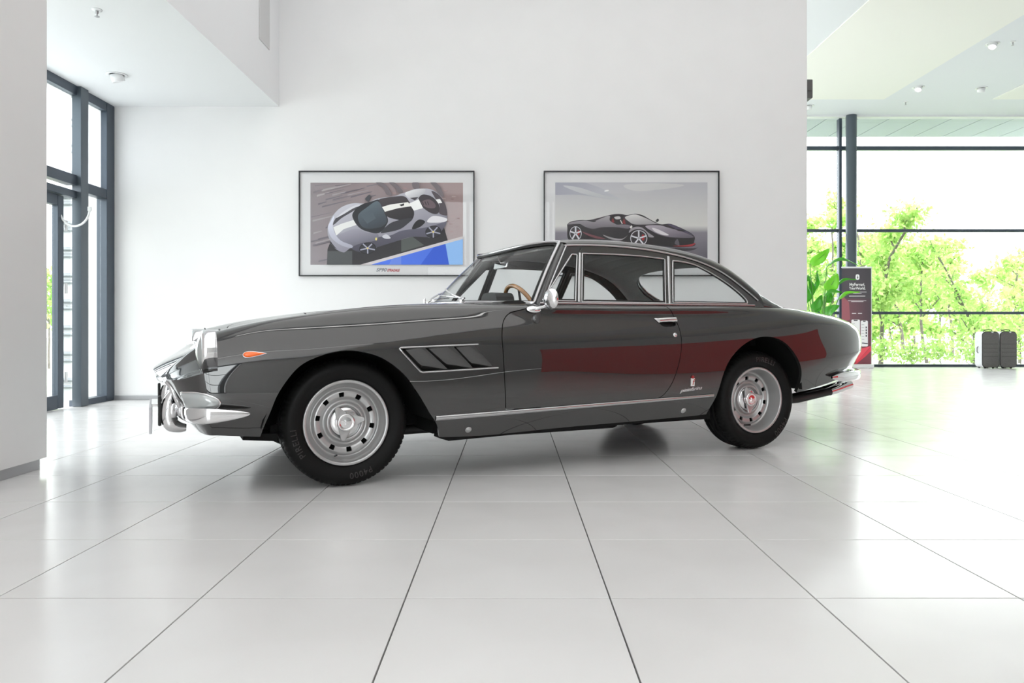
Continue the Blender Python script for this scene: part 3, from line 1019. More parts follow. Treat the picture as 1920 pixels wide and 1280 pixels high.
for sg in (-1, 1):
    rs.add(SG * np.array([1, sg, 1]), sp_phi, flange=0.016, out_ref=np.array([1.8, 0, .95]))
# windscreen surface
def ws_pt(s, t, off=0.0):
    B = np.array([.735 + .335 * s * s, .685 * s, .932 - .012 * s * s])
    y = .572 * s; x = header_x(y) + .004
    T = np.array([x, y, float(roof_z(x, y)) - .004])
    p = B * (1 - t) + T * t
    bow = .012 * math.sin(math.pi * t) * (1 - .3 * s * s)
    nrm = np.array([-.62, .25 * s, .74])
    return p + nrm * (bow + off)
# windscreen pillars
for sg in (-1, 1):
    tt = np.linspace(-.02, 1.0, 24)
    G = np.zeros((24, 5, 3))
    for i, t in enumerate(tt):
        a = ws_pt(1.0, t, -.004)
        z = .905 + (1.264 - .905) * t
        b = np.array([a_edge(z) + .004, float(yside(z)), z])
        for j, u in enumerate(np.linspace(0, 1, 5)):
            q = a * (1 - u) + b * u
            q = q + np.array([-.25, .9, .3]) * .010 * math.sin(math.pi * u)
            G[i, j] = q * np.array([1, sg, 1])
    rs.add(G, None, flange=0.0, out_ref=np.array([1.6, 0, .95]))
roof = rs.build('roof', PAINT, car)

# glass
def grid_obj(name, P, mat, parent, thick=0.0):
    b = MB(); b.grid(P); return b.build(name, mat, parent, recalc=False)
ss = np.linspace(-.985, .985, 48); tt = np.linspace(.015, .985, 20)
WSG = np.array([[ws_pt(s, t, -.006) for t in tt] for s in ss])
windscreen = grid_obj('windshield', WSG, CARGLASS, car)
s_ = Shell(); Pin = roof_grid(.006)
s_.add(Pin, np.where(Pin[..., 2] > .93, -sdpoly(REARW, Pin[..., 0], np.abs(Pin[..., 1])) + .004, -.1), out_ref=np.array([1.8, 0, .7]))
s_.build('rear_window', CARGLASS, car)
SGin = SG.copy(); SGin[..., 1] -= .007
for sg in (-1, 1):
    for nm, poly in (('vent_window', VENTW), ('door_window', DOORW), ('quarter_window', QUARW)):
        s_ = Shell()
        s_.add(SGin * np.array([1, sg, 1]), -sdpoly(poly, SGin[..., 0], SGin[..., 2]) + .003, out_ref=np.array([1.8, 0, .95]))
        s_.build(nm, CARGLASS, car)

# bright trim
def side_curve(xz, sg, off): return [np.array([x, sg * (float(yside(z)) + off), z]) for x, z in xz]
def densify(poly, closed=True, step=.02):
    P = np.array(poly, float); out = []
    n = len(P)
    for i in range(n if closed else n - 1):
        a, b = P[i], P[(i + 1) % n]
        k = max(1, int(np.linalg.norm(b - a) / step))
        out += [a + (b - a) * q / k for q in range(k)]
    if not closed: out.append(P[-1])
    return np.array(out)
for sg in (-1, 1):
    for nm, poly, r in (('vent_window_trim', VENTW, .0048), ('door_window_trim', DOORW, .0045), ('quarter_window_trim', QUARW, .0055)):
        b = MB(); b.tube(side_curve(densify(poly), sg, .002), r, 8, closed=True, up=(0, sg, .35), sx=.6, sy=1.0); b.build(nm, TRIM, car)
        pin = np.array(poly); cen = pin.mean(0); pin = cen + (pin - cen) * np.array([.965, .955])
        b = MB(); b.tube(side_curve(densify(pin), sg, -.004), .005, 6, closed=True); b.build('window_seal', SEAL, car)
    # vent window divider bar and central post
    b = MB(); b.tube(side_curve([(1.326, .930), (1.36, 1.07), (1.398, 1.222)], sg, .004), .0098, 10, up=(0, sg, .35), sx=.45); b.build('divider_bar', TRIM, car)
    b = MB(); b.tube(side_curve([(1.958, .922), (2.0, 1.08), (2.036, 1.226)], sg, .003), .0105, 10, up=(0, sg, .35), sx=.4); b.build('centre_post', TRIM, car)
    # drip rail along the roof, down to the beltline
    rx = np.concatenate([np.linspace(1.30, 2.30, 40), np.linspace(2.30, 2.665, 26)[1:]])
    b = MB(); b.tube([np.array([x, sg * (float(yside(float(rail_z(x)))) + .006), float(rail_z(x)) - .002]) for x in rx], .0058, 8, up=(0, sg, .2), sx=.8); b.build('drip_rail', TRIM, car)
    # front edge of the door frame
    b = MB(); b.tube([np.array([a_edge(z) + .012, sg * (float(yside(z)) + .004), z]) for z in np.linspace(.922, 1.262, 20)], .005, 8); b.build('door_frame_trim', TRIM, car)
    # belt strip
    b = MB(); b.tube([np.array([x, sg * .7515, .921 + .003 * (x - 1.1)]) for x in np.linspace(1.07, 2.62, 40)], .0070, 8, up=(0, sg, 0), sx=.7); b.build('belt_trim', TRIM, car)
# windscreen surround
edge = [ws_pt(s, 0, .004) for s in np.linspace(-1, 1, 60)] + [ws_pt(1, t, .004) for t in np.linspace(0, 1, 30)[1:]] + [ws_pt(s, 1, .004) for s in np.linspace(1, -1, 60)[1:]] + [ws_pt(-1, t, .004) for t in np.linspace(1, 0, 30)[1:-1]]
b = MB(); b.tube(edge, .0105, 10, closed=True); b.build('windshield_trim', TRIM, car)
inner = [ws_pt(s * .975, .03, -.002) for s in np.linspace(-1, 1, 60)] + [ws_pt(.975, t, -.002) for t in np.linspace(.03, .97, 30)[1:]] + [ws_pt(s * .975, .97, -.002) for s in np.linspace(1, -1, 60)[1:]] + [ws_pt(-.975, t, -.002) for t in np.linspace(.97, .03, 30)[1:-1]]
b = MB(); b.tube(inner, .007, 6, closed=True); b.build('windshield_seal', SEAL, car)
# rear window surround
rwp = np.concatenate([REARW[REARW[:, 1] > 0], (REARW[REARW[:, 1] > 0] * np.array([1, -1]))[::-1]])
b = MB(); b.tube([np.array([x, y, float(roof_z(x, y)) + .003]) for x, y in densify(rwp, True, .03)], .008, 8, closed=True); b.build('rear_window_trim', TRIM, car)

b = MB(); b.tube([np.array([2.528 - .03 * (y / .5) ** 2, y, float(roof_z(2.528 - .03 * (y / .5) ** 2, y)) - .001]) for y in np.linspace(-.52, .52, 40)], [.0005] + [.006] * 38 + [.0005], 8); b.build('roof_lip', PAINT, car)
# ------------------------------------------------------------------ cabin interior
hl = roof_grid(.022, np.linspace(1.12, 3.0, 160))
rib = .006 * np.maximum(0, np.cos((hl[..., 0] - 1.2) / .115 * 2 * math.pi)) ** 6
hl[..., 2] -= rib * (np.abs(hl[..., 1]) < .52)
s_ = Shell()
s_.add(hl, np.minimum.reduce([hl[..., 0] - header_x(hl[..., 1]) - .025, np.where(hl[..., 2] > .9, sdpoly(REARW, hl[..., 0], np.abs(hl[..., 1])) - .012, -.1)]), out_ref=np.array([1.8, 0, 3.0]))
s_.build('headliner', HEADLINER, car)
# dashboard
b = MB()
dash = [(.84, .905), (.90, .932), (.99, .940), (1.035, .925), (1.045, .80), (1.00, .62), (.85, .60)]
b.prism(dash, -.66, .66, 'xz')
dsh = b.build('dashboard', LEATHER, car)
dsh.modifiers.new('bevel', 'BEVEL').width = .015
b = MB()
bn = [(y, .93 + .062 * max(0, 1 - ((y + .35) / .12) ** 4) ** .5) for y in np.linspace(-.47, -.23, 22)]
b.prism([(-.47, .90)] + bn + [(-.23, .90)], 0.935, 1.05, 'yz'); b.build('instrument_binnacle', LEATHER, dsh)
# steering wheel
sw = empty('steering_wheel', (1.165, -.36, .86), 0.0, car)
sw.rotation_euler = (0, math.radians(64), 0)
b = MB(); b.tube([(.195 * math.cos(a), .195 * math.sin(a), 0) for a in np.linspace(0, 2 * math.pi, 64, endpoint=False)], .013, 12, closed=True); b.build('wooden_rim', WOOD, sw)
for a in (math.radians(90), math.radians(210), math.radians(330)):
    b = MB(); b.box((.10 * math.cos(a), .10 * math.sin(a), -.01), (.18, .022, .004), rot=(0, 0, a)); b.build('spoke', CHROME, sw)
b = MB(); b.lathe([(0, .02), (.03, .015), (.036, -.01), (.036, -.03), (0, -.03)], 24); b.build('horn_boss', LEATHER, sw)
b = MB(); b.tube([(0, 0, -.02), (0, 0, -.22)], .02, 12); b.build('column', LEATHER, sw)
# mirror inside
irm = MB(); irm.box((1.185, 0.02, 1.19), (.018, .20, .05), rot=(0, .25, 0), bev=.008); im = irm.build('interior_mirror', CHROME, car)
b = MB(); b.tube([(1.18, .02, 1.205), (1.15, .01, 1.25)], .005, 8); b.build('stalk', CHROME, im)
for sg in (-1, 1):
    b = MB(); b.box((1.30, sg * .26, 1.262), (.16, .34, .012), rot=(0, -.15, 0), bev=.005); b.build('sun_visor', HEADLINER, car)
# seats (kept below the beltline)
for sg in (-1, 1):
    s0 = empty('front_seat', (1.55, sg * .34, 0), 0, car)
    b = MB(); b.box((0, 0, .47), (.52, .50, .16), bev=.05); b.build('seat_cushion', LEATHER, s0)
    b = MB(); b.box((.26, 0, .69), (.13, .48, .44), rot=(0, .22, 0), bev=.05); b.build('seat_back', LEATHER, s0)
s0 = empty('rear_seat', (2.35, 0, 0), 0, car)
b = MB(); b.box((0, 0, .50), (.45, 1.15, .16), bev=.05); b.build('seat_cushion', LEATHER, s0)
b = MB(); b.box((.26, 0, .70), (.14, 1.15, .38), rot=(0, .3, 0), bev=.05); b.build('seat_back', LEATHER, s0)
b = MB(); b.box((2.80, 0, .905), (.36, 1.2, .02), bev=.006); b.build('parcel_shelf', LEATHER, car)
for sg in (-1, 1):
    b = MB(); b.box((1.72, sg * .70, .80), (1.55, .04, .20), bev=.012); b.build('door_card', LEATHER, car)
    b = MB(); b.tube([(1.90, sg * .712, .91), (1.90, sg * .712, .955)], [.004, .0055], 10); b.build('lock_button', SEAL, car)
# floor pan, bulkheads: keeps light out of the shell
b = MB()
b.box((1.42, 0, .245), (1.75, 1.42, .07)); b.box((.50, 0, .50), (.04, 1.30, .56)); b.box((3.05, 0, .48), (1.05, .78, .22)); b.box((2.62, 0, .40), (.70, .78, .36)); b.box((0.02, 0, .42), (.92, .76, .36))
b.box((2.75, 0, .78), (.04, 1.2, .24)); b.box((-.52, 0, .34), (.22, 1.0, .08))
b.build('floor_pan', DARK, car)
# side sills under the doors
for sg in (-1, 1):
    b = MB(); b.prism([(.47, .215), (.52, .198), (2.14, .238), (2.19, .255), (2.19, .275), (.47, .24)], sg * .70, sg * .785, 'xz'); b.build('sill_flange', DARK, car)
# ------------------------------------------------------------------ wheel housings
for nm, poly in (('wheel_well', F_ARCH), ('wheel_well', R_ARCH)):
    for sg in (-1, 1):
        pc = poly.mean(0) * np.array([1, 0]) + np.array([0, .35])
        pl = [p for p in poly if p[1] > (.37 if p[0] > 2.65 else .30)]
        out = [pc + (p - pc) * 1.035 for p in pl]
        G = np.array([[(p[0], sg * y, p[1]) for y in (.815 if nm else 0, .60, .38)] for p in out])
        b = MB(); b.grid(G)
        b.add([(p[0], sg * .39, p[1]) for p in out], [tuple(range(len(out)))])
        b.build(nm, DARK, car, recalc=False)

# ------------------------------------------------------------------ wheels  (axis y, outer face towards -y)
TR = .316
def make_wheel(dish, tyre_text):
    # rim: polar grid with ten cut windows
    prof = [(.2135, .004), (.2125, -.003), (.208, -.006), (.199, -.004), (.196, .002), (.193, .012), (.187, .022 + dish * .5), (.181, .034 + dish), (.174, .044 + dish), (.168, .046 + dish), (.162, .040 + dish),
            (.155, .032 + dish), (.147, .029 + dish), (.138, .030 + dish), (.128, .033 + dish), (.121, .040 + dish), (.113, .049 + dish), (.106, .051 + dish), (.100, .046 + dish), (.095, .036 + dish), (.090, .030 + dish), (.084, .029 + dish),
            (.080, .034 + dish), (.078, .043 + dish), (.060, .044 + dish), (.03, .044 + dish)]
    k = np.arange(len(prof)); kk = np.linspace(0, len(prof) - 1, 110)
    pr = spl(k, [p[0] for p in prof])(kk); pd = spl(k, [p[1] for p in prof])(kk)
    th = np.linspace(0, 2 * math.pi, 241)
    P = np.zeros((len(th), len(kk), 3))
    P[..., 0] = np.cos(th)[:, None] * pr[None]; P[..., 1] = pd[None]; P[..., 2] = np.sin(th)[:, None] * pr[None]
    w = 2 * math.pi / 10
    tl = (th[:, None] + w / 2 + .18) % w - w / 2
    lx = tl * .1375; ly = pr[None] - .1375
    q = np.maximum(np.abs(lx) - .0095, 0) ** 2 + np.maximum(np.abs(ly) - .0085, 0) ** 2
    sd = np.sqrt(q) - .0035 + np.minimum(np.maximum(np.abs(lx) - .0095, np.abs(ly) - .0085), 0)
    s = Shell(); s.add(P, sd, flange=0.010, out_ref=np.array([0, 1.0, 0]), flange_dir=(0, 1, 0))
    # outer rim edge and barrel
    wheel = s.build('wheel', SATIN, car)
    b = MB(); b.lathe([(.2135, .004), (.205, .02), (.19, .05), (.19, .15), (.212, .19)], 64, axis='y'); b.build('rim_barrel', SATIN, wheel)
    b = MB(); b.lathe([(0, .075 + dish), (.185, .075 + dish)], 40, axis='y'); b.lathe([(.10, .06 + dish), (.10, .10 + dish)], 30, axis='y'); b.build('brake_drum', DARK, wheel)
    # tyre
    n = 288
    tp = [(.212, .010), (.216, .000), (.224, -.006), (.236, -.014), (.252, -.021), (.270, -.023), (.284, -.020), (.296, -.011), (.304, -.002), (.3095, .008), (.3125, .018), (.3150, .030), (.3155, .045), (.3095, .047), (.3095, .053), (.316, .055), (.316, .088), (.310, .090), (.310, .096), (.316, .098),
          (.316, .130), (.3095, .132), (.3095, .138), (.3155, .140), (.315, .155), (.3125, .167), (.3095, .177), (.304, .187), (.290, .20), (.27, .206), (.24, .20), (.214, .188)]
    V, Fc = [], []
    for i, (r, d) in enumerate(tp):
        for a in range(n):
            t = 2 * math.pi * a / n
            rr = r
            if (a % 4 == 0) and (8 <= i <= 12 or 23 <= i <= 27): rr -= .0045
            if 1 <= i <= 3: rr += 0
            V.append((rr * math.cos(t), d, rr * math.sin(t)))
    for i in range(len(tp) - 1):
        for a in range(n):
            a2 = (a + 1) % n
            Fc.append((i * n + a, (i + 1) * n + a, (i + 1) * n + a2, i * n + a2))
    tyre = mesh_obj('tyre', V, Fc, RUBBER, wheel, smooth=True)
    # raised lettering
    for s_txt, ang, size in tyre_text:
        V, Fc = text_mesh(s_txt, size, 0, .0012, spacing=1.15)
        W = []
        for (x, y, z) in V:
            a = ang - x / .262; r = .248 + y
            dep = np.interp(r, [p[0] for p in tp[:10]], [p[1] for p in tp[:10]])
            W.append((r * math.cos(a), dep - .0012 - z, r * math.sin(a)))
        mesh_obj('raised_lettering', W, Fc, RUBTXT, wheel)
    # hub cap, spinner
    dd = dish
    b = MB(); b.lathe([(0, .030 + dd), (.05, .030 + dd), (.070, .036 + dd), (.077, .043 + dd)], 48, axis='y'); b.build('hub_disc', CHROME, wheel)
    b = MB(); b.lathe([(.030, .035 + dd), (.046, .020 + dd), (.046, .010 + dd), (.040, .004 + dd), (.034, .003 + dd), (.033, .006 + dd), (.026, .004 + dd), (.0, .003 + dd)], 48, axis='y'); hub = b.build('knock_off_hub', CHROME, wheel)
    b = MB()
    for a0 in (math.radians(122), math.radians(8), math.radians(258)):
        pol = [(.030, -.030), (.045, -.026), (.068, -.016), (.090, -.008), (.093, 0), (.090, .010), (.068, .020), (.045, .030), (.030, .032)]
        c, s2 = math.cos(a0), math.sin(a0)
        pts = [(u * c - v * s2, u * s2 + v * c) for u, v in pol]
        dep = [.012 + (0.0 if u < .05 else -.010 * (u - .05) / .04) for u, v in pol]
        nn = len(pts)
        V = [(p[0], d + dd, p[1]) for p, d in zip(pts, dep)] + [(p[0], d + .014 + dd, p[1]) for p, d in zip(pts, dep)]
        b.add(V, [tuple(range(nn)), tuple(range(2 * nn - 1, nn - 1, -1))] + [(i, i + nn, (i + 1) % nn + nn, (i + 1) % nn) for i in range(nn)])
    sp_ = b.build('spinner_ears', SATIN, wheel)
    sp_.modifiers.new('bevel', 'BEVEL').width = .0025
    # small embossed emblem on the hub: upright horse reduced to a plain raised figure
    hz = [(-.008, -.012), (-.004, -.012), (-.003, -.004), (.004, -.005), (.006, -.012), (.010, -.011), (.008, -.001), (.010, .005), (.006, .004), (.001, .006), (-.002, .012), (-.007, .013), (-.010, .009), (-.005, .008), (-.006, .003), (-.011, .003), (-.010, .000), (-.005, -.001)]
    b = MB(); b.prism(hz, .0005 + dd, .004 + dd, 'xz'); b.build('hub_emblem', CHROME, wheel)
    b = MB(); b.tube([(-.052, .03 + dd * .7, -.165), (-.048, .004, -.158)], .0045, 8); b.build('valve_stem', SEAL, wheel)
    return wheel
wf = make_wheel(.0, [('PIRELLI', math.radians(200), .042), ('P4000', math.radians(285), .042)])
wf.location = (0, -YF, TR)
wf.rotation_euler = (0, 0, 0)
wr = make_wheel(.040, [('PIRELLI', math.radians(78), .046), ('P4000', math.radians(316), .050)])
wr.location = (2.65, -YF, TR)
w2_ = copy_tree(wf, car); w2_.location = (0, YF, TR); w2_.rotation_euler = (0, 0, math.pi)
w3_ = copy_tree(wr, car); w3_.location = (2.65, YF, TR); w3_.rotation_euler = (0, 0, math.pi)

# ------------------------------------------------------------------ head lamps
for sg in (-1, 1):
    hd = MB()
    hd.lathe([(.088, -.03), (.099, -.028), (.103, -.018), (.104, .0), (.103, .045), (.10, .07)], 56, axis='x')
    h = hd.build('headlight', CHROME, car, loc=(-.632, sg * .598, .674))
    b = MB(); b.lathe([(.0, -.054), (.03, -.052), (.055, -.046), (.075, -.037), (.086, -.030), (.089, -.024)], 48, axis='x'); b.build('lens', CLEAR, h)
    b = MB(); b.tube([(.052, .1045 * math.cos(a), .1045 * math.sin(a)) for a in np.linspace(0, 2 * math.pi, 48, endpoint=False)], .004, 8, closed=True); b.build('rim_seal', SEAL, h)

# ------------------------------------------------------------------ grille mouth
mo = densify(MOUTH, True, .02)
def nose_x(y, z):
    s = min(abs(y) / float(b_of_z(z)), 1.0)
    sn = s ** (1 / PW)
    ex = float(a_of_z(z)) * (max(0.0, 1 - sn * sn) ** .5) ** PW
    for _ in range(4):
        s = min(abs(y) / (float(b_of_z(z)) - NK * ex), 1.0); sn = s ** (1 / PW); ex = float(a_of_z(z)) * (max(0.0, 1 - sn * sn) ** .5) ** PW
    return XN - ex
ring0 = np.array([(nose_x(y, z), y, z) for y, z in mo])
b = MB(); b.tube(ring0, .011, 10, closed=True); b.build('grille_surround', CHROME, car)
ring1 = ring0 + np.array([.09, 0, 0]); ring1[:, 1] *= .97; ring1[:, 2] = .462 + (ring1[:, 2] - .462) * .9
b = MB(); G = np.stack([ring0, ring1], 1); G = np.concatenate([G, G[:1]], 0); b.grid(G); b.build('grille_tunnel', CHROME, car)
b = MB(); b.add(ring1 + np.array([.03, 0, 0]), [tuple(range(len(ring1)))]); b.build('radiator_screen', DARK, car)
gr = MB()
for y in np.linspace(-.49, .49, 29):
    x = nose_x(y, .46) + .07
    gr.box((x, y, .462), (.03, .003, .118))
for z in (.415, .44, .465, .49, .512):
    pts = [(nose_x(y, .46) + .068, y, z) for y in np.linspace(-.51, .51, 30)]
    gr.tube(pts, .0022, 6)
gr.build('grille_egg_crate', CHROME, car)

# ------------------------------------------------------------------ flank details
def flank_patch(name, poly, mat, sg, bulge, edge, nx=60, nz=40, parent=None, surf=None, rim=0.0):
    """pillow-shaped lens or plate lying on the flank within the outline"""
    poly = np.array(poly)
    xs = np.linspace(poly[:, 0].min() - .004, poly[:, 0].max() + .004, nx); zs = np.linspace(poly[:, 1].min() - .004, poly[:, 1].max() + .004, nz)
    P = np.zeros((nx, nz, 3)); N = np.zeros((nx, nz, 3))
    for i, x in enumerate(xs):
        for j, z in enumerate(zs):
            y, n = (surf or side_at)(x, z)
            P[i, j] = (x, y, z); N[i, j] = n
    X, Z = np.meshgrid(xs, zs, indexing='ij')
    sd = sdpoly(poly, X, Z)
    h = bulge * np.sqrt(np.clip(1 - (1 - np.clip(-sd / edge, 0, 1)) ** 2, 0, 1)) + .0008
    P = P + N * h[..., None]
    P[..., 1] *= sg
    s = Shell(); s.add(P, -sd, flange=.004, out_ref=P.reshape(-1, 3).mean(0) - np.array([0, sg * .5, 0]))
    return s.build(name, mat, parent or car)
def corner_surf(x, z):
    """flank including the rounded nose corner"""
    if x >= XN: return side_at(x, z)
    def yy(x_, z_):
        u = min(max((XN - x_) / float(a_of_z(z_)), 0), .999)
        c = u ** (1 / PW)
        return (float(b_of_z(z_)) - NK * max(0, XN - x_)) * (max(0, 1 - c * c) ** .5) ** PW
    e = .004; y = yy(x, z)
    nx = -(yy(x + e, z) - yy(x - e, z)) / (2 * e); nz = -(yy(x, z + e) - yy(x, z - e)) / (2 * e)
    n = np.array([nx, 1., nz]); n /= np.linalg.norm(n); return y, n
def surf_ring(poly, sg, off, surf=None):
    out = []
    for x, z in poly:
        y, n = (surf or side_at)(x, z); out.append(np.array([x + n[0] * off, sg * (y + n[1] * off), z + n[2] * off]))
    return out
MARK = smooth_poly([(-.491, .662), (-.480, .6735), (-.450, .676), (-.388, .667), (-.450, .652), (-.482, .651)], True, 5, (3,))
TURN = smooth_poly([(-.748, .490), (-.70, .494), (-.655, .487), (-.612, .470), (-.590, .448), (-.602, .427), (-.640, .417), (-.715, .418), (-.735, .447)], True, 5, (0,))
for sg in (-1, 1):
    mk = flank_patch('side_marker', MARK, AMBER, sg, .012, .010, parent=car)
    b = MB(); b.tube(surf_ring(densify(MARK, True, .01), sg, .002), .0022, 6, closed=True); b.build('marker_rim', CHROME, mk)
    tl = flank_patch('turn_signal', TURN, CLEAR, sg, .022, .024, surf=corner_surf, parent=car)
    b = MB(); b.tube(surf_ring(densify(TURN, True, .01), sg, .003, corner_surf), .0045, 8, closed=True); b.build('turn_signal_rim', CHROME, tl)
    # air outlet behind the front wheel
    dp = .035
    b = MB()
    rg = [nearpt(x, z, 0, sg) for x, z in densify(VENT_OPEN, True, .02)]
    back = [p + np.array([0, -sg * dp, 0]) for p in rg]
    G = np.stack([np.array(rg), np.array(back)], 1); G = np.concatenate([G, G[:1]], 0); b.grid(G, smooth=False)
    b.add(back, [tuple(range(len(back)))])
    fv = b.build('fender_vent', DARK, car)
    for (tl_, tr, br, bl) in (((.262, .678), (.372, .685), (.490, .576), (.362, .571)), ((.392, .683), (.525, .689), (.628, .579), (.500, .575)), ((.530, .687), (.645, .692), (.745, .582), (.630, .578))):
        Q = np.zeros((12, 10, 3))
        for i, u in enumerate(np.linspace(0, 1, 12)):
            for j, w in enumerate(np.linspace(0, 1, 10)):
                top = np.array(tl_) * (1 - u) + np.array(tr) * u; bot = np.array(bl) * (1 - u) + np.array(br) * u
                q = top * (1 - w) + bot * w
                off = -.030 * (1 - u) ** 1.6 - .002 - .012 * max(0, (w - .8) / .2) ** 2 * (1 - u) 
                Q[i, j] = nearpt(q[0], q[1], off, sg)
        s = Shell(); s.add(Q, None, flange=.006, out_ref=Q.reshape(-1, 3).mean(0) - np.array([0, sg * .5, 0])); s.build('louvre', PAINT, fv)
    vt = smooth_poly([(.66, .699), (.45, .693), (.246, .687), (.237, .681), (.343, .566), (.356, .562), (.50, .5665), (.77, .5755)], False, 6, (0, 1, 2, 3, 4, 5, 6, 7))
    b = MB(); b.tube([nearpt(x, z, .003, sg) for x, z in densify(vt, False, .015)], .0045, 8); b.build('vent_trim', TRIM, fv)
    # door handle with its dark cup, key lock
    b = MB()
    rg = [nearpt(x, z, 0, sg) for x, z in HANDLE_CUP]; back = [p + np.array([0, -sg * .025, 0]) for p in rg]
    G = np.stack([np.array(rg), np.array(back)], 1); G = np.concatenate([G, G[:1]], 0); b.grid(G, smooth=False); b.add(back, [tuple(range(len(back)))])
    b.build('handle_cup', SEAL, doors[sg])
    HND = smooth_poly([(1.797, .838), (1.88, .844), (1.960, .847), (1.962, .818), (1.88, .815), (1.826, .812)], True, 4, (0, 2, 3, 5))
    flank_patch('door_handle', HND, CHROME, sg, .014, .014, 50, 24, parent=doors[sg])
    ky, kn = side_at(1.926, .741)
    b = MB(); b.lathe([(.0, .0045), (.009, .0045), (.0125, .003), (.0135, -.002)], 28); b.box((0, 0, .0047), (.002, .010, .001))
    lk = b.build('key_lock', CHROME, doors[sg], loc=(1.926, sg * ky, .741)); lk.rotation_euler = Vector((kn[0], sg * kn[1], kn[2])).to_track_quat('Z', 'Y').to_euler()
    # sill strip
    xs = np.linspace(.430, 2.207, 70)
    zz = .326 + (xs - .428) / (2.206 - .428) * .047
    G = np.zeros((70, 7, 3))
    for i, (x, z) in enumerate(zip(xs, zz)):
        hh = .0135 - .0035 * (x - .43) / 1.78
        for j, (dz, o) in enumerate([(1, 0), (.95, .006), (.6, .010), (.1, .011), (-.4, .009), (-.95, .005), (-1, 0)]):
            G[i, j] = nearpt(x, z + dz * hh, o, sg)
    s = Shell(); s.add(G, None, flange=.006, out_ref=G.reshape(-1, 3).mean(0) - np.array([0, sg * .5, 0])); s.build('sill_strip', TRIM, car)
    # jacking plugs
    for x, z in ((.620, .253), (2.008, .286)):
        y, n = side_at(x, z)
        b = MB(); b.lathe([(0, .005), (.013, .004), (.0175, .001), (.018, -.003)], 28); b.box((0, 0, .0048), (.030, .003, .0015))
        jp = b.build('jacking_plug', SATIN, car, loc=(x, sg * y, z)); jp.rotation_euler = Vector((n[0], sg * n[1], n[2])).to_track_quat('Z', 'Y').to_euler()
    # coachbuilder badge and script
    y, n = side_at(2.04, .459)
    q = Vector((n[0], sg * n[1], n[2])).to_track_quat('Z', 'Y').to_euler()
    b = MB(); b.box((0, 0, .002), (.028, .048, .004), bev=.0012)
    bd = b.build('shield_badge', ENAMEL, car, loc=(2.04, sg * (y + .001), .459)); bd.rotation_euler = q
    b = MB(); b.lathe([(0, .006), (.008, .005), (.009, 0)], 12, c=(0, .029, 0)); b.box((-.007, .031, .003), (.005, .007, .005)); b.box((.007, .031, .003), (.005, .007, .005)); b.box((0, .036, .003), (.005, .008, .005)); b.build('crown', ENAMEL_R, bd)
    V, Fc = text_mesh('f', .052, .25, .0008); mesh_obj('letter', [(a, c_ - .016, d + .005) for a, c_, d in V], Fc, ENAMEL_R, bd)
    V, Fc = text_mesh('pininfarina', .038, .45, .0012, spacing=.98)
    xs_ = [p[0] for p in V]; w = max(xs_) - min(xs_)
    W = []
    for (a, c_, d) in V:
        k = a / w * .160
        xx = 2.032 + (k if sg == -1 else -k) ; z_ = .408 + .0 + c_ * .8 + (xx - 2.032) * .09
        W.append(nearpt(xx, z_, .0015 + d, sg))
    mesh_obj('script_lettering', W, Fc, CHROME, car)

# ------------------------------------------------------------------ bumpers
def blade(path, hs, th, name, parent, nseg=12):
    """D-shaped bright blade: path points, half heights, thickness (towards outward normal in plan)"""
    path = np.array(path); n = len(path)
    T = np.gradient(path, axis=0); T /= np.linalg.norm(T, axis=1)[:, None]
    O = np.stack([T[:, 1], -T[:, 0], np.zeros(n)], 1); O /= np.linalg.norm(O, axis=1)[:, None] + 1e-9
    G = np.zeros((n, nseg + 1, 3))
    for i in range(n):
        for j, a in enumerate(np.linspace(0, 2 * math.pi, nseg + 1)):
            ca, sa = math.cos(a), math.sin(a)
            w = th[i] * (ca if ca > 0 else ca * .35)
            G[i, j] = path[i] + O[i] * w + np.array([0, 0, hs[i] * math.copysign(abs(sa) ** .85, sa)])
    b = MB(); b.grid(G)
    return b.build(name, CHROME, parent)
nb = 90
def fb_path(u):
    """front bumper centre line, u from -1 (near tip) to 1"""
    a = abs(u)
    if a > .66:
        k = (a - .66) / .34
        x = -.615 + .150 * k; y = .840 + .012 * k - .004 * k * k
    else:
        p = a / .66 * math.pi / 2
        x = -.615 - .150 * (math.cos(p) ** .72 if p < math.pi / 2 - 1e-6 else 0); y = .84 * math.sin(p) ** .72
    return np.array([x, math.copysign(y, u), .388])
us = np.concatenate([np.linspace(-1, -.2, 50), np.linspace(-.2, .2, 14)[1:-1], np.linspace(.2, 1, 50)])
pth = [fb_path(u) for u in us]
tip = np.clip((1 - np.abs(us)) / .42, 0, 1) ** .55
for p, u in zip(pth, us): p[2] += .006 * abs(u)
fbm = blade(pth, .036 * tip + .0005, .030 * tip + .0005, 'front_bumper', car)
for sg in (-1, 1):
    # overriders
    cl = smooth_poly([(-.742, .478), (-.770, .470), (-.788, .440), (-.797, .395), (-.797, .350), (-.785, .318), (-.755, .302), (-.720, .298)], False, 5)
    rr_ = np.interp(np.linspace(0, 1, len(cl)), [0, .12, .35, .7, .9, 1], [.006, .020, .036, .038, .024, .016])
    b = MB(); b.tube([(x, sg * .445, z) for x, z in cl], rr_, 18, up=(0, 1, 0), sx=.85, sy=1.0); ov = b.build('overrider', CHROME, car)
    b = MB(); b.box((-.838, sg * .445, .385), (.016, .034, .145), bev=.006); b.build('rubber_strip', SEAL, ov)
b = MB(); b.box((-.880, 0, .315), (.014, .46, .135), bev=.002); npl = b.build('number_plate', WHITEPL, car)
b = MB(); b.box((-.850, 0, .385), (.05, .30, .012)); b.build('plate_bracket', CHROME, npl)
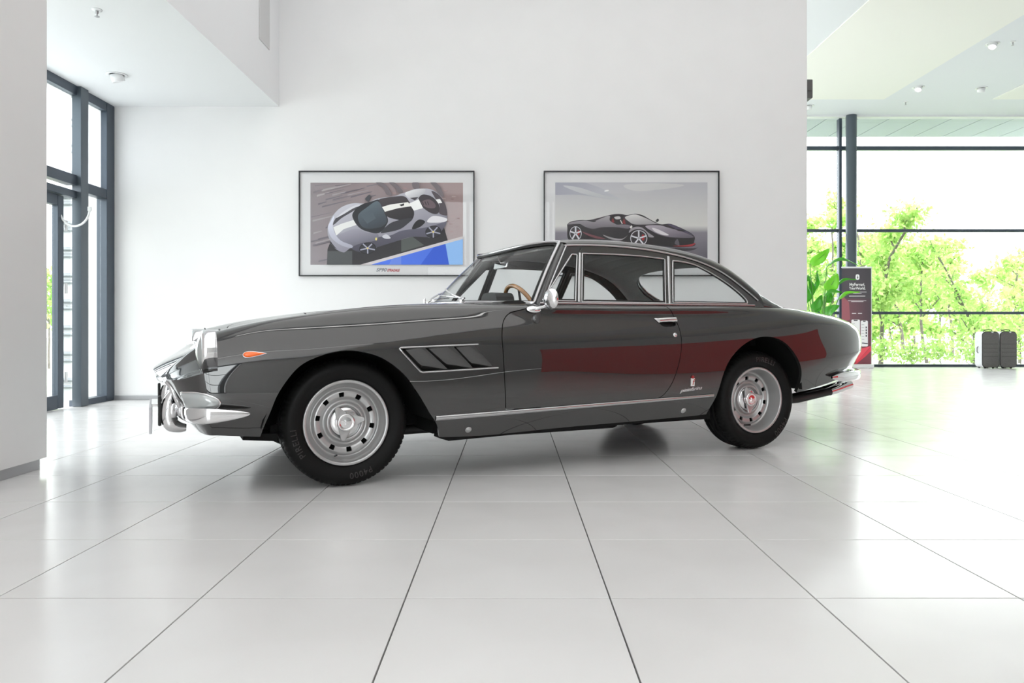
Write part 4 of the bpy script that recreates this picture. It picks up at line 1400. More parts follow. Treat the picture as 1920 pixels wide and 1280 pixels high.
# rear bumper, quarter pieces joined round the tail
def rb_path(u):
    x = 3.31 + (3.9398 - 3.31) * math.sin((1 - abs(u)) * math.pi / 2) ** .9
    y = .838 * float(tf(x))
    return np.array([x - .062 + .040 * (1 - abs(u)) ** .5, math.copysign(y, u), .447])
us = np.concatenate([np.linspace(1, .06, 80), [.03, .0, -.03], np.linspace(-.06, -1, 80)])
pth = [rb_path(u) for u in us]
tip = np.clip((1.005 - np.abs(us)) / .10, 0, 1) ** .5
blade(pth, .033 * tip + .0005, .042 * tip + .0005, 'rear_bumper', car)
for sg in (-1, 1):
    b = MB(); b.lathe([(0, .022), (.025, .020), (.045, .010), (.052, .0)], 32, axis='x'); t_ = b.build('tail_lamp', REDLENS, car, loc=(3.795, sg * .52, .625)); t_.rotation_euler = (0, 0, sg * .80)
    b = MB(); b.tube([(.0, .054 * math.cos(a), .054 * math.sin(a)) for a in np.linspace(0, 2 * math.pi, 32, endpoint=False)], .006, 8, closed=True); b.build('lamp_ring', CHROME, t_)
    # exhausts: dark silencer pipes with chrome tips
    for dy in (0, .07):
        b = MB(); b.tube([(2.70, sg * (.36 + dy), .255), (3.2, sg * (.36 + dy), .258), (3.32, sg * (.36 + dy), .268), (3.66, sg * (.36 + dy), .312)], [.022, .024, .03, .029], 14); ex = b.build('exhaust_pipe', EXH, car)
        b = MB(); b.tube([(3.64, sg * (.36 + dy), .309), (3.71, sg * (.36 + dy), .322), (3.855, sg * (.36 + dy), .355)], [.030, .031, .030], 20, caps=False); b.build('exhaust_tip', CHROME, ex)
# ------------------------------------------------------------------ mirror, wipers, nozzle
y, n = side_at(1.06, .885)
mr = empty('door_mirror', (1.03, -y, .888), 0, doors[-1])
b = MB(); b.lathe([(.0, .010), (.02, .008), (.026, .0)], 24); o = b.build('mirror_base', CHROME, mr, loc=(-.02, -.004, -.002)); o.scale = (1.7, .8, 1); o.rotation_euler = (math.radians(62), 0, 0)
b = MB(); b.tube([(-.01, -.008, 0), (.02, -.03, .008), (.045, -.062, .022)], [.010, .008, .008], 12); b.build('mirror_stem', CHROME, mr)
b = MB()
b.lathe([(0, -.034), (.02, -.032), (.038, -.024), (.050, -.010), (.0545, .002), (.053, .006)], 40, axis='x')
o = b.build('mirror_shell', CHROME, mr, loc=(.048, -.075, .052)); o.rotation_euler = (0, 0, math.radians(12)); o.scale = (1.0, 1.0, 1.12)
b = MB(); b.lathe([(0, .0055), (.052, .0055)], 40, axis='x'); b.build('mirror_glass', MIRRORG, o)
for yy, k in ((-.30, 1), (.18, 1)):
    p0 = ws_pt(yy / .68, -.05, .02)
    wp = MB(); wp.lathe([(0, .025), (.012, .022), (.016, 0), (.018, -.03)], 20, c=tuple(p0)); w_ = wp.build('wiper', CHROME, car)
    a = [ws_pt(yy / .68 + .0 + .45 * t, .02 + .20 * t, .022) for t in np.linspace(0, 1, 10)]
    b = MB(); b.tube([p0 + np.array([0, 0, .015])] + a, .0055, 8); b.build('wiper_arm', CHROME, w_)
    a = [ws_pt(yy / .68 + .02 + .62 * t, .06 + .10 * t, .010) for t in np.linspace(0, 1, 14)]
    b = MB(); b.tube(a, .0055, 8); b.build('wiper_blade', CHROME, w_)
b = MB(); b.lathe([(0, .045), (.006, .043), (.008, .03), (.006, .015), (.013, .0)], 16, c=(.60, -.16, .918)); b.build('washer_nozzle', CHROME, car)
for sg in (-1, 1):
    b = MB(); b.box((3.07, sg * .43, .930), (.10, .028, .016), rot=(0, .08, 0), bev=.005); b.build('trunk_hinge', CHROME, car)
b = MB(); b.box((3.22, 0, .935), (.05, .12, .02), bev=.007); b.build('trunk_latch', CHROME, car)
# ------------------------------------------------------------------ under the car
b = MB()
b.tube([(.3, -.30, .20), (2.6, -.30, .215)], .028, 12); b.tube([(.3, .30, .20), (2.6, .30, .215)], .028, 12); b.build('exhaust_run', EXH, car)
b = MB(); b.box((1.45, -.30, .185), (.75, .20, .09), bev=.03); b.box((1.45, .30, .185), (.75, .20, .09), bev=.03); b.build('silencer_box', EXH, car)
b = MB(); b.tube([(0, -.66, .30), (0, .66, .30)], .03, 12); b.tube([(2.65, -.66, .31), (2.65, .66, .31)], .04, 12); b.lathe([(0, -.12), (.08, -.11), (.11, 0), (.08, .11), (0, .12)], 20, c=(2.65, 0, .30)); b.build('axle', DARK, car)
b = MB(); b.box((-.40, -.60, .262), (.16, .16, .035), rot=(0, .1, 0)); b.box((-.33, -.62, .285), (.04, .03, .05)); b.build('tow_bracket', DARK, car)
# ================================================================== FRAMED PICTURES
from mathutils.geometry import tessellate_polygon
def lin(c):
    return tuple(((v / 255) / 12.92 if v / 255 <= .04045 else ((v / 255 + .055) / 1.055) ** 2.4) for v in c)
INK = vcol_mat('print_ink', 0.5)
FRAME_BLK = pmat('thin_black_frame', (0.02, 0.02, 0.022), 0.35, 0.4)
MATBOARD = pmat('white_mat_board', (0.80, 0.80, 0.81), 0.7)
PICGLASS = glass_mat('picture_glass', (0.98, 0.98, 0.98), 1.30)

class Ink:
    """flat printed shapes: vertex-coloured polygons stacked a hair apart"""
    def __init__(self, fx, fz, step=.00012):
        self.v, self.f, self.c, self.k, self.fx, self.fz, self.step = [], [], [], 0, fx, fz, step
    def poly(self, pts, col, col2=None, ax=(0, 1)):
        self.k += 1
        z = self.k * self.step
        tri = tessellate_polygon([[Vector((p[0], p[1], 0)) for p in pts]])
        o = len(self.v)
        a = np.array(pts) @ np.array(ax, float); lo, hi = a.min(), a.max()
        for p, t in zip(pts, a):
            self.v.append((self.fx(p[0]), -z, self.fz(p[1])))
            u = (t - lo) / (hi - lo + 1e-9)
            cc = col if col2 is None else tuple(x * (1 - u) + y * u for x, y in zip(col, col2))
            self.c.append((*[min(.93, v * 1.22) for v in lin(cc)], 1))
        for t in tri:
            a_, b_, c_ = [np.array(self.v[o + i]) for i in t]
            f = [o + i for i in t]
            if np.cross(b_ - a_, c_ - a_)[1] > 0: f = f[::-1]
            self.f.append(f)
    def sm(self, pts, col, col2=None, ax=(0, 1), sub=5, corners=()):
        self.poly([tuple(p) for p in smooth_poly(pts, True, sub, corners)], col, col2, ax)
    def ell(self, cx, cy, rx, ry, col, rot=0, n=28):
        c, s = math.cos(rot), math.sin(rot)
        self.poly([(cx + rx * math.cos(t) * c - ry * math.sin(t) * s, cy + rx * math.cos(t) * s + ry * math.sin(t) * c) for t in np.linspace(0, 2 * math.pi, n, endpoint=False)], col)
    def line(self, a, b, w, col):
        d = np.array(b, float) - np.array(a, float); n = np.array([-d[1], d[0]]) / (np.linalg.norm(d) + 1e-9) * w / 2
        self.poly([tuple(np.array(a) + n), tuple(np.array(b) + n), tuple(np.array(b) - n), tuple(np.array(a) - n)], col)
    def spokes(self, cx, cy, rx, ry, col, n=5, w=9, a0=.3):
        for k in range(n):
            t = a0 + 2 * math.pi * k / n
            self.line((cx + rx * .12 * math.cos(t), cy + ry * .12 * math.sin(t)), (cx + rx * .92 * math.cos(t), cy + ry * .92 * math.sin(t)), w, col)
    def build(self, name, mat, parent, loc=(0, 0, 0)):
        o = mesh_obj(name, self.v, self.f, mat, parent, loc=loc)
        ca = o.data.color_attributes.new('ink', 'FLOAT_COLOR', 'POINT')
        ca.data.foreach_set('color', np.array(self.c, dtype=np.float32).ravel())
        return o

def px_x(px, d): return (px - VPX) / F_PX * d
def px_z(py, d): return EYE - (py - VPY) / F_PX * d
DP = WALL_Y - .035
def picture(x0, x1, y0, y1, label, art):
    xa, xb, za, zb = px_x(x0, DP), px_x(x1, DP), px_z(y1, DP), px_z(y0, DP)
    cx, cz = (xa + xb) / 2, (za + zb) / 2
    w, h = xb - xa, zb - za
    root = empty('framed_picture', (cx, WALL_Y - .002, cz)); tag(root, label, 'picture', 'framed car pictures')
    t = .012
    for c, s in (((0, -.018, h / 2 - t / 2), (w, .036, t)), ((0, -.018, -h / 2 + t / 2), (w, .036, t)), ((-w / 2 + t / 2, -.018, 0), (t, .036, h - 2 * t)), ((w / 2 - t / 2, -.018, 0), (t, .036, h - 2 * t))):
        b = MB(); b.box(c, s); b.build('frame_bar', FRAME_BLK, root)
    b = MB(); b.box((0, -.012, 0), (w - 2 * t, .012, h - 2 * t)); b.build('mat_board', MATBOARD, root)
    art(root, lambda px: px_x(px, DP) - cx, lambda py: px_z(py, DP) - cz)
    b = MB(); b.box((0, -.0285, 0), (w - 2 * t, .002, h - 2 * t)); b.build('picture_glass', PICGLASS, root)
    return root

def art_one(root, gx, gz):
    s_ = 5.486
    I = Ink(lambda u: gx(550 + min(max(u, 172), 1744) / s_), lambda v: gz(310 + min(max(v, 175), 1020) / s_))
    I.poly([(172, 175), (900, 175), (1744, 175), (1744, 1020), (900, 1020), (172, 1020)], (138, 130, 135), (150, 128, 127), (1, -.2))
    rnd = random.Random(3)
    for k in range(70):                                         # tyre-brushed tarmac streaks
        x, y = rnd.uniform(175, 820), rnd.uniform(190, 1000); l = rnd.uniform(80, 300); w = rnd.uniform(6, 22)
        x2 = min(x + l, 1000); c = rnd.choice([(118, 112, 120), (126, 118, 124), (158, 150, 154), (168, 160, 162), (110, 103, 112)])
        I.poly([(x, y), (x2, max(178, y - (x2 - x) * .22)), (x2, max(180, y - (x2 - x) * .22 + w * .4)), (x, min(y + w, 1018))], c)
    for k in range(50):
        x, y = rnd.uniform(1000, 1700), rnd.uniform(180, 700); l = rnd.uniform(20, 44); c = rnd.choice([(160, 132, 130), (140, 118, 118), (165, 148, 145), (128, 104, 106)])
        I.poly([(x, y), (x + l, y + 4), (x + l, y + 12), (x, y + 10)], c)
    for p in ([(850, 177), (915, 177), (975, 230), (1012, 305), (960, 300), (930, 240)], [(985, 177), (1040, 177), (1130, 268), (1085, 280), (1040, 225)], [(1225, 177), (1290, 177), (1290, 240), (1235, 235)], [(1410, 177), (1470, 177), (1520, 240), (1548, 320), (1500, 300), (1460, 235)]):
        I.sm(p, (104, 96, 100))
    I.poly([(345, 1020), (352, 860), (400, 740), (900, 640), (1540, 600), (1600, 815), (1345, 850), (690, 1020)], (38, 36, 40))
    I.poly([(345, 1020), (352, 880), (606, 880), (606, 1020)], (66, 68, 70))
    I.poly([(1110, 720), (1180, 700), (1345, 820), (1110, 890)], (72, 76, 74))
    I.poly([(690, 1020), (1744, 728), (1744, 760), (800, 1020)], (190, 184, 186))
    I.poly([(800, 1020), (1744, 757), (1744, 1020)], (66, 104, 205))
    I.poly([(1310, 1020), (1440, 845), (1565, 806), (1602, 1020)], (42, 82, 190))
    I.poly([(1565, 806), (1744, 757), (1744, 1020), (1602, 1020)], (130, 172, 222))
    I.poly([(1010, 962), (1110, 934), (1110, 1020), (985, 1020)], (92, 122, 205))
    body = [(352, 690), (356, 630), (380, 560), (420, 500), (480, 440), (560, 402), (640, 388), (745, 392), (800, 368), (880, 338), (1040, 316), (1110, 290), (1170, 272), (1250, 243), (1330, 238), (1400, 242), (1460, 268), (1520, 320), (1560, 395), (1582, 470), (1580, 560), (1565, 620), (1535, 655), (1500, 690), (1440, 745), (1350, 735), (1220, 735), (1060, 780), (860, 842), (780, 905), (700, 895), (640, 860), (590, 850), (540, 885), (510, 892), (440, 850), (385, 780), (360, 730)]
    I.sm(body, (176, 175, 184), (112, 110, 122), (.3, 1))
    I.sm([(600, 850), (700, 790), (860, 740), (1000, 720), (1120, 670), (1350, 640), (1500, 600), (1575, 560), (1540, 655), (1440, 735), (1220, 735), (1060, 780), (860, 842), (700, 890)], (92, 90, 104), (62, 60, 72), (0, 1))
    I.sm([(440, 725), (520, 690), (640, 650), (760, 690), (870, 705), (850, 770), (700, 800), (600, 830), (500, 790)], (142, 140, 152), (96, 94, 106), (.2, 1))
    I.sm([(405, 610), (440, 540), (520, 480), (640, 432), (680, 425), (600, 480), (500, 540), (430, 600)], (62, 60, 66))
    I.sm([(440, 540), (540, 460), (640, 410), (720, 400), (620, 440), (520, 500)], (190, 190, 196))
    I.poly([(412, 636), (500, 598), (622, 560), (650, 612), (520, 655), (442, 722)], (206, 206, 205))
    I.sm([(356, 640), (382, 580), (420, 520), (408, 600), (412, 650), (440, 720), (500, 780), (605, 822), (590, 850), (480, 815), (390, 740)], (200, 202, 214), (150, 150, 164), (0, 1))
    I.sm([(375, 790), (430, 850), (525, 880), (515, 895), (440, 862)], (128, 126, 138))
    I.sm([(612, 490), (690, 410), (800, 372), (880, 352), (905, 400), (970, 540), (960, 610), (880, 695), (760, 680), (680, 640), (620, 560)], (30, 32, 38))
    I.sm([(665, 520), (760, 430), (868, 368), (930, 470), (962, 580), (880, 640), (720, 640)], (82, 94, 102), (46, 52, 60), (.3, 1))
    I.poly([(700, 520), (800, 450), (850, 545), (760, 600)], (70, 80, 88))
    I.sm([(880, 354), (960, 332), (1040, 320), (1140, 318), (1190, 370), (1240, 470), (1232, 540), (1185, 585), (1080, 560), (965, 525), (920, 430)], (62, 56, 60), (26, 24, 28), (.2, 1))
    I.poly([(913, 428), (1000, 402), (1180, 378), (1212, 420), (1080, 440), (942, 477)], (218, 217, 213))
    I.poly([(1090, 405), (1140, 390), (1140, 412), (1110, 420)], (30, 28, 32))
    I.sm([(900, 690), (990, 600), (1100, 560), (1225, 545), (1150, 622), (1080, 662), (960, 690)], (46, 46, 52))
    I.sm([(1222, 655), (1250, 590), (1300, 556), (1356, 580), (1300, 635)], (22, 20, 26))
    I.sm([(1150, 285), (1250, 250), (1360, 246), (1300, 330), (1200, 345)], (212, 212, 214), (160, 160, 166), (.6, 1))
    I.poly([(1200, 335), (1290, 325), (1250, 360)], (58, 54, 60))
    I.sm([(1285, 355), (1330, 300), (1430, 325), (1500, 410), (1492, 490), (1420, 492), (1330, 430)], (50, 44, 50))
    I.sm([(1320, 375), (1400, 350), (1460, 400), (1450, 440), (1360, 430)], (92, 78, 84))
    for u in (1335, 1362, 1388): I.line((u - 8, 372), (u + 6, 408), 7, (36, 32, 38))
    I.sm([(1422, 262), (1500, 305), (1560, 395), (1583, 500), (1560, 515), (1500, 490), (1505, 410), (1455, 330)], (70, 62, 68))
    I.poly([(1192, 392), (1290, 348), (1335, 440), (1240, 466)], (222, 222, 222))
    I.poly([(1464, 352), (1508, 345), (1532, 386), (1492, 392)], (220, 220, 220))
    I.sm([(1375, 580), (1440, 520), (1575, 545), (1560, 580), (1460, 590)], (205, 203, 208))
    I.sm([(740, 345), (780, 302), (796, 320), (775, 375)], (60, 62, 68))
    I.sm([(914, 732), (958, 708), (1002, 748), (950, 754)], (188, 188, 196))
    I.ell(853, 757, 10, 15, (214, 200, 120))
    for (cx, cy, rx, ry) in ((765, 852, 86, 60), (1440, 684, 82, 64)):
        I.ell(cx, cy, rx, ry, (22, 21, 26), -.15); I.ell(cx, cy, rx * .9, ry * .88, (38, 37, 44), -.15)
        I.spokes(cx, cy, rx, ry, (150, 150, 165), 5, 13); I.ell(cx, cy, 10, 8, (210, 190, 110))
    I.build('car_print', INK, root, (0, -.0185, 0))
    for s, x, col in (('SF90', 710, (140, 142, 148)), ('STRADALE', 735, (170, 30, 40))):
        V, F = text_mesh(s, .050 if s == 'SF90' else .036, .3, .0003, 'LEFT', 1.0, .0018)
        w = max(p[0] for p in V); tgt = (20.5 if s == 'SF90' else 24) / F_PX * DP
        x_off = gx(704.5 if s == 'SF90' else 725.5)
        m = pmat('caption_ink', lin(col), .5)
        mesh_obj('caption_lettering', [(p[0] * tgt / w + x_off, -.0185 - p[2], p[1] + gz(508.5)) for p in V], [f for f in F], m, root)

def art_two(root, gx, gz):
    s_ = 5.486
    I = Ink(lambda u: gx(1010 + min(max(u, 170), 1740) / s_), lambda v: gz(310 + min(max(v, 172), 1020) / s_))
    I.poly([(170, 172), (900, 172), (1740, 172), (1740, 620), (900, 620), (170, 620)], (178, 178, 184), (208, 208, 204), (0, 1))
    I.poly([(170, 620), (1740, 620), (1740, 690), (170, 690)], (206, 206, 203), (128, 124, 134), (0, 1))
    I.poly([(170, 690), (1740, 690), (1740, 1020), (170, 1020)], (128, 124, 134), (74, 70, 80), (0, 1))
    I.sm([(172, 174), (480, 174), (640, 230), (760, 300), (860, 352), (700, 340), (420, 300), (172, 300)], (146, 146, 160), (190, 192, 196), (.6, 1), corners=(0, 1, 7))
    I.sm([(250, 205), (420, 225), (620, 290), (860, 350), (600, 320), (400, 270)], (186, 188, 190))
    I.sm([(880, 200), (1200, 180), (1500, 200), (1300, 240), (1000, 260)], (196, 196, 196))
    I.ell(700, 258, 24, 8, (226, 226, 226), -.2)
    body = [(296, 640), (298, 600), (345, 572), (440, 560), (520, 560), (640, 532), (740, 506), (800, 497), (860, 499), (910, 508), (990, 497), (1060, 508), (1150, 556), (1215, 590), (1270, 604), (1350, 598), (1430, 625), (1510, 662), (1580, 702), (1610, 742), (1600, 795), (1616, 815), (1560, 835), (1380, 840), (1120, 812), (940, 800), (840, 775), (700, 765), (450, 765), (310, 762)]
    I.sm([(290, 770), (700, 775), (1100, 830), (1560, 850), (1640, 840), (1500, 880), (900, 850), (350, 800)], (44, 42, 50))
    I.sm(body, (52, 44, 52), (14, 11, 14), (0, 1))
    I.sm([(300, 605), (350, 578), (470, 566), (560, 574), (640, 545), (730, 515), (735, 565), (800, 600), (935, 612), (925, 648), (800, 634), (660, 634), (560, 650), (480, 630), (420, 600)], (168, 164, 168), (104, 98, 106), (0, 1))
    I.sm([(500, 560), (590, 570), (560, 580)], (20, 18, 22))
    I.sm([(735, 560), (750, 515), (820, 505), (880, 510), (870, 540), (900, 600), (800, 598)], (28, 22, 26))
    I.sm([(752, 575), (766, 540), (780, 585)], (120, 28, 34)); I.sm([(865, 590), (880, 545), (895, 600)], (120, 28, 34))
    I.sm([(780, 530), (830, 522), (845, 545), (800, 552)], (190, 188, 188))
    I.sm([(790, 590), (820, 566), (850, 580), (852, 604), (800, 606)], (24, 22, 26)); I.line((842, 560), (862, 600), 9, (212, 210, 208))
    I.sm([(890, 530), (985, 503), (1075, 520), (1180, 576), (1235, 598), (1100, 606), (985, 604), (930, 575)], (214, 213, 211), (150, 146, 150), (.1, 1))
    I.sm([(985, 496), (1065, 508), (1160, 560), (1225, 592), (1200, 588), (1130, 552), (1050, 518)], (24, 20, 24))
    I.sm([(1205, 570), (1225, 546), (1240, 560), (1225, 580)], (26, 24, 28))
    I.sm([(1100, 622), (1240, 614), (1340, 640), (1480, 680), (1600, 738), (1400, 740), (1280, 722), (1180, 680)], (176, 168, 178), (92, 84, 96), (.2, 1))
    I.sm([(1330, 605), (1400, 612), (1500, 664), (1590, 715), (1480, 680), (1400, 645)], (70, 62, 84))
    I.poly([(1405, 655), (1490, 660), (1510, 680), (1440, 672)], (24, 20, 26))
    I.sm([(1170, 640), (1240, 660), (1340, 712), (1290, 715), (1200, 680)], (212, 208, 212))
    I.sm([(930, 690), (950, 650), (1010, 628), (1070, 640), (1130, 690), (1190, 735), (1120, 730), (1040, 660), (985, 660)], (150, 144, 150))
    I.sm([(450, 680), (560, 715), (690, 752), (600, 750), (500, 715)], (112, 60, 68)); I.sm([(660, 712), (760, 742), (860, 752), (915, 718), (850, 768), (740, 756)], (150, 146, 150))
    I.sm([(940, 635), (955, 615), (965, 630), (952, 648)], (220, 218, 214))
    I.sm([(1400, 800), (1430, 755), (1450, 820)], (88, 84, 92)); I.sm([(1380, 828), (1520, 818), (1615, 798), (1560, 832)], (150, 40, 48))
    for (cx, cy, rx, ry) in ((381, 698, 62, 74), (1031, 748, 88, 84)):
        I.ell(cx, cy, rx * 1.15, ry * 1.12, (12, 10, 13)); I.ell(cx, cy, rx, ry, (190, 190, 196)); I.ell(cx, cy, rx * .90, ry * .90, (42, 36, 42))
        I.ell(cx + rx * .5, cy - ry * .1, rx * .16, ry * .38, (160, 24, 30)); I.spokes(cx, cy, rx, ry, (206, 206, 212), 5, 15, -.32); I.ell(cx, cy, rx * .14, ry * .14, (150, 150, 156))
    I.build('car_print', INK, root, (0, -.0185, 0))

picture(560, 889.5, 320, 517.5, 'framed print of a silver striped sports car seen from above', art_one)
picture(1019.5, 1349, 320, 517.5, 'framed print of a low black open sports car behind the coupe roof', art_two)

def rrect(w, h, r, n=6):
    out = []
    for cx, cz, a0 in ((w / 2 - r, h / 2 - r, 0), (-w / 2 + r, h / 2 - r, 90), (-w / 2 + r, -h / 2 + r, 180), (w / 2 - r, -h / 2 + r, 270)):
        for k in range(n + 1):
            a = math.radians(a0 + 90 * k / n); out.append((cx + r * math.cos(a), cz + r * math.sin(a)))
    return out

# ================================================================== ROLL-UP BANNER
DB = 14.02
bx, bw = px_x(1606.5, DB), 56 / F_PX * DB
bh = px_z(500, DB)
ban = empty('rollup_banner', (bx, DB, 0)); tag(ban, 'dark red and grey roll-up banner with white headline beside the column', 'banner')
b = MB(); b.box((0, 0, .035), (bw + .02, .16, .07), bev=.012); b.build('base_cassette', M['white_metal'], ban)
for sx in (-1, 1):
    b = MB(); b.box((sx * bw * .3, 0, .006), (.03, .30, .012), bev=.003); b.build('foot', M['white_metal'], ban)
b = MB(); b.tube([(0, .03, .06), (0, .03, bh - .01)], .011, 10); b.build('pole', M['white_metal'], ban)
b = MB(); b.box((0, 0, bh - .008), (bw + .01, .022, .022), bev=.004); b.build('top_rail', M['white_metal'], ban)
b = MB(); b.box((0, 0, (bh + .06) / 2), (bw, .003, bh - .06)); b.build('banner_sheet', MATBOARD, ban)
s_ = 5.119
I = Ink(lambda u: px_x(1500 + u / s_, DB) - bx, lambda v: px_z(450 + v / s_, DB), .0002)
I.poly([(399, 270), (540, 270), (683, 270), (683, 560), (540, 560), (399, 560)], (84, 78, 84), (66, 62, 68), (.6, -.4))
I.poly([(399, 560), (540, 560), (683, 560), (683, 800), (540, 800), (399, 800)], (120, 78, 86), (72, 62, 70), (1, -.2))
I.poly([(399, 800), (540, 800), (683, 800), (683, 1190), (540, 1190), (399, 1190)], (150, 70, 80), (96, 60, 70), (1, -.3))
I.poly([(399, 520), (470, 600), (480, 760), (399, 800)], (148, 88, 96))
I.poly([(399, 1190), (530, 1180), (683, 1020), (683, 1060), (560, 1185)], (206, 62, 78)); I.poly([(399, 1190), (399, 1090), (683, 1015), (545, 1165)], (214, 78, 92))
I.poly([(540, 1188), (683, 1070), (683, 1188)], (116, 62, 72))
I.poly([tuple(p) for p in smooth_poly([(536, 334), (566, 334), (566, 376), (536, 376)], True, 4)], (240, 240, 240))
I.sm([(548, 340), (558, 345), (553, 352), (560, 358), (552, 370), (545, 360), (550, 352)], (90, 84, 88))
for (u0, u1, v, w) in ((500, 638, 498, 4), (508, 590, 510, 4), (470, 625, 537, 5), (458, 635, 581, 4), (490, 608, 591, 4), (497, 538, 703, 6), (555, 594, 703, 6)):
    I.line((u0, v), (u1, v), w, (220, 216, 218))
for (u0, u1, v0, v1) in ((492, 574, 762, 1005), (581, 650, 772, 1020)):
    I.poly([((u0 + u1) / 2 + a, (v0 + v1) / 2 + c) for a, c in rrect(u1 - u0, v1 - v0, 12)], (222, 220, 222))
    I.poly([(u0 + 20, v0 + 2), (u1 - 20, v0 + 3), (u1 - 24, v0 + 12), (u0 + 24, v0 + 12)], (50, 48, 54))
    for v in range(int(v0 + 40), int(v1 - 30), 28): I.line((u0 + 8, v), (u0 + 34, v), 4, (160, 158, 162))
for v in (838, 865, 890, 918): I.poly([(628, v - 9), (640, v - 9), (640, v + 9), (628, v + 9)], (70, 66, 74))
I.line((592, 988), (648, 992), 8, (80, 76, 84))
I.build('banner_print', INK, ban, (0, -.0018, 0))
WHITEINK = pmat('white_banner_ink', (0.86, 0.86, 0.86), 0.6)
for s, v, wpx in (('MyFerrari,', 440, 29), ('YourWorld.', 474, 31)):
    V, F = text_mesh(s, .1, 0, .0004, spacing=.96, bold=.0022)
    x0_, x1_ = min(p[0] for p in V), max(p[0] for p in V); k = wpx / F_PX * DB / (x1_ - x0_)
    mesh_obj('headline_lettering', [((p[0] - (x0_ + x1_) / 2) * k + .003, -.010 - p[2], px_z(450 + v / s_, DB) + p[1] * k * 1.1) for p in V], F, WHITEINK, ban)

# ================================================================== POTTED PLANT
LEAF = pmat('glossy_banana_leaf', (0.065, 0.30, 0.028), 0.3, coat=0.3, noise=0.25, nscale=6)
LEAFY = pmat('young_banana_leaf', (0.22, 0.56, 0.05), 0.35, coat=0.2, noise=0.12, nscale=6)
for m_ in (LEAF, LEAFY):
    nt = m_.node_tree; bs = nt.nodes['Principled BSDF']; out = nt.nodes['Material Output']
    tr = nt.nodes.new('ShaderNodeBsdfTranslucent'); tr.inputs[0].default_value = (0.25, 0.80, 0.06, 1) if m_ is LEAF else (0.45, 0.95, 0.10, 1)
    mx = nt.nodes.new('ShaderNodeMixShader'); mx.inputs[0].default_value = .38
    nt.links.new(bs.outputs[0], mx.inputs[1]); nt.links.new(tr.outputs[0], mx.inputs[2]); nt.links.new(mx.outputs[0], out.inputs[0])
STEM = pmat('green_leaf_stem', (0.12, 0.30, 0.06), 0.45)
DPL = 11.6
pl = empty('potted_plant', (px_x(1534, DPL), DPL, 0)); tag(pl, 'tall broad-leaved bird-of-paradise plant beside the white wall end', 'plant')
b = MB(); b.lathe([(0, .0), (.17, .0), (.185, .02), (.215, .40), (.22, .42), (.205, .42), (.20, .38), (0, .38)], 40); b.build('pot', M['white_metal'], pl)
b = MB(); b.lathe([(0, .385), (.2, .375)], 30); b.build('soil', pmat('dark_soil', (.03, .022, .015), .95, noise=.4, nscale=60), pl)
def plant_leaf(bpx, bpy_, tpx, tpy, w, dy, mat, curl=.06, face=(0, -1, .3), fold=.25):
    B = np.array([px_x(bpx, DPL) - pl.location.x, dy, px_z(bpy_, DPL)]); T = np.array([px_x(tpx, DPL) - pl.location.x, dy * 1.6 - .05, px_z(tpy, DPL)])
    ax = T - B; L = np.linalg.norm(ax); ax /= L
    f = np.array(face, float); f -= ax * (f @ ax); f /= np.linalg.norm(f); sd = np.cross(ax, f)
    n, mcol = 16, 9
    G = np.zeros((n, mcol, 3))
    for i, t in enumerate(np.linspace(0, 1, n)):
        ww = w * (math.sin(math.pi * min(1, t ** .72)) ** .7 * (1 - .15 * t) + .004)
        for j, u in enumerate(np.linspace(-1, 1, mcol)):
            G[i, j] = B + ax * L * t + sd * ww * u + f * (curl * math.sin(math.pi * t) + fold * ww * abs(u) - .05 * t * t + .008 * math.sin(9 * t + 3 * u))
    b = MB(); b.grid(G); lf = b.build('leaf', mat, pl, recalc=False)
    md = lf.modifiers.new('thickness', 'SOLIDIFY'); md.thickness = .002
    root = np.array([random.uniform(-.06, .06), random.uniform(-.06, .06), .38])
    mid = root * .4 + B * .6 + np.array([0, 0, -.05]); pts = [(1 - t) ** 2 * root + 2 * t * (1 - t) * mid + t * t * B for t in np.linspace(0, 1, 12)] + [B + ax * L * q + f * (curl * math.sin(math.pi * q) - .05 * q * q - .004) for q in np.linspace(.05, .9, 10)]
    b = MB(); b.tube(pts, np.linspace(.012, .003, len(pts)), 8); b.build('stem', STEM, lf)
for a in [(1516, 496, 1551, 468, .085, -.05, LEAFY, .05, (.3, -1, .1)), (1545, 500, 1597, 494, .070, -.10, LEAF, .08, (0, -.35, 1)), (1543, 546, 1556, 517, .105, -.15, LEAFY, .03, (.1, -1, .5)),
          (1566, 535, 1596, 520, .045, -.05, LEAF, .03, (0, -.5, 1)), (1565, 562, 1596, 544, .052, -.12, LEAFY, .03, (0, -.6, 1)), (1524, 548, 1539, 508, .075, .05, LEAF, .02, (.9, -1, 0)),
          (1514, 560, 1519, 520, .085, .0, LEAF, .04, (.5, -1, .2)), (1535, 556, 1556, 545, .060, -.2, LEAF, .03, (0, -.8, 1)), (1548, 566, 1561, 548, .070, .02, LEAF, .03, (.3, -1, .3)),
          (1518, 580, 1532, 556, .080, -.1, LEAF, .03, (.2, -1, .2)), (1530, 585, 1542, 562, .070, .06, LEAF, .03, (-.3, -1, .3)), (1538, 588, 1553, 574, .075, -.18, LEAF, .03, (0, -1, .4)), (1545, 590, 1557, 576, .06, .1, LEAFY, .02, (0, -1, .4)),
          (1505, 540, 1512, 500, .08, .1, LEAF, .04, (.5, -1, .2)), (1500, 570, 1508, 540, .08, -.1, LEAF, .04, (.5, -1, .2)), (1522, 525, 1530, 512, .05, .2, LEAF, .04, (.5, -1, .2))]:
    plant_leaf(*a)

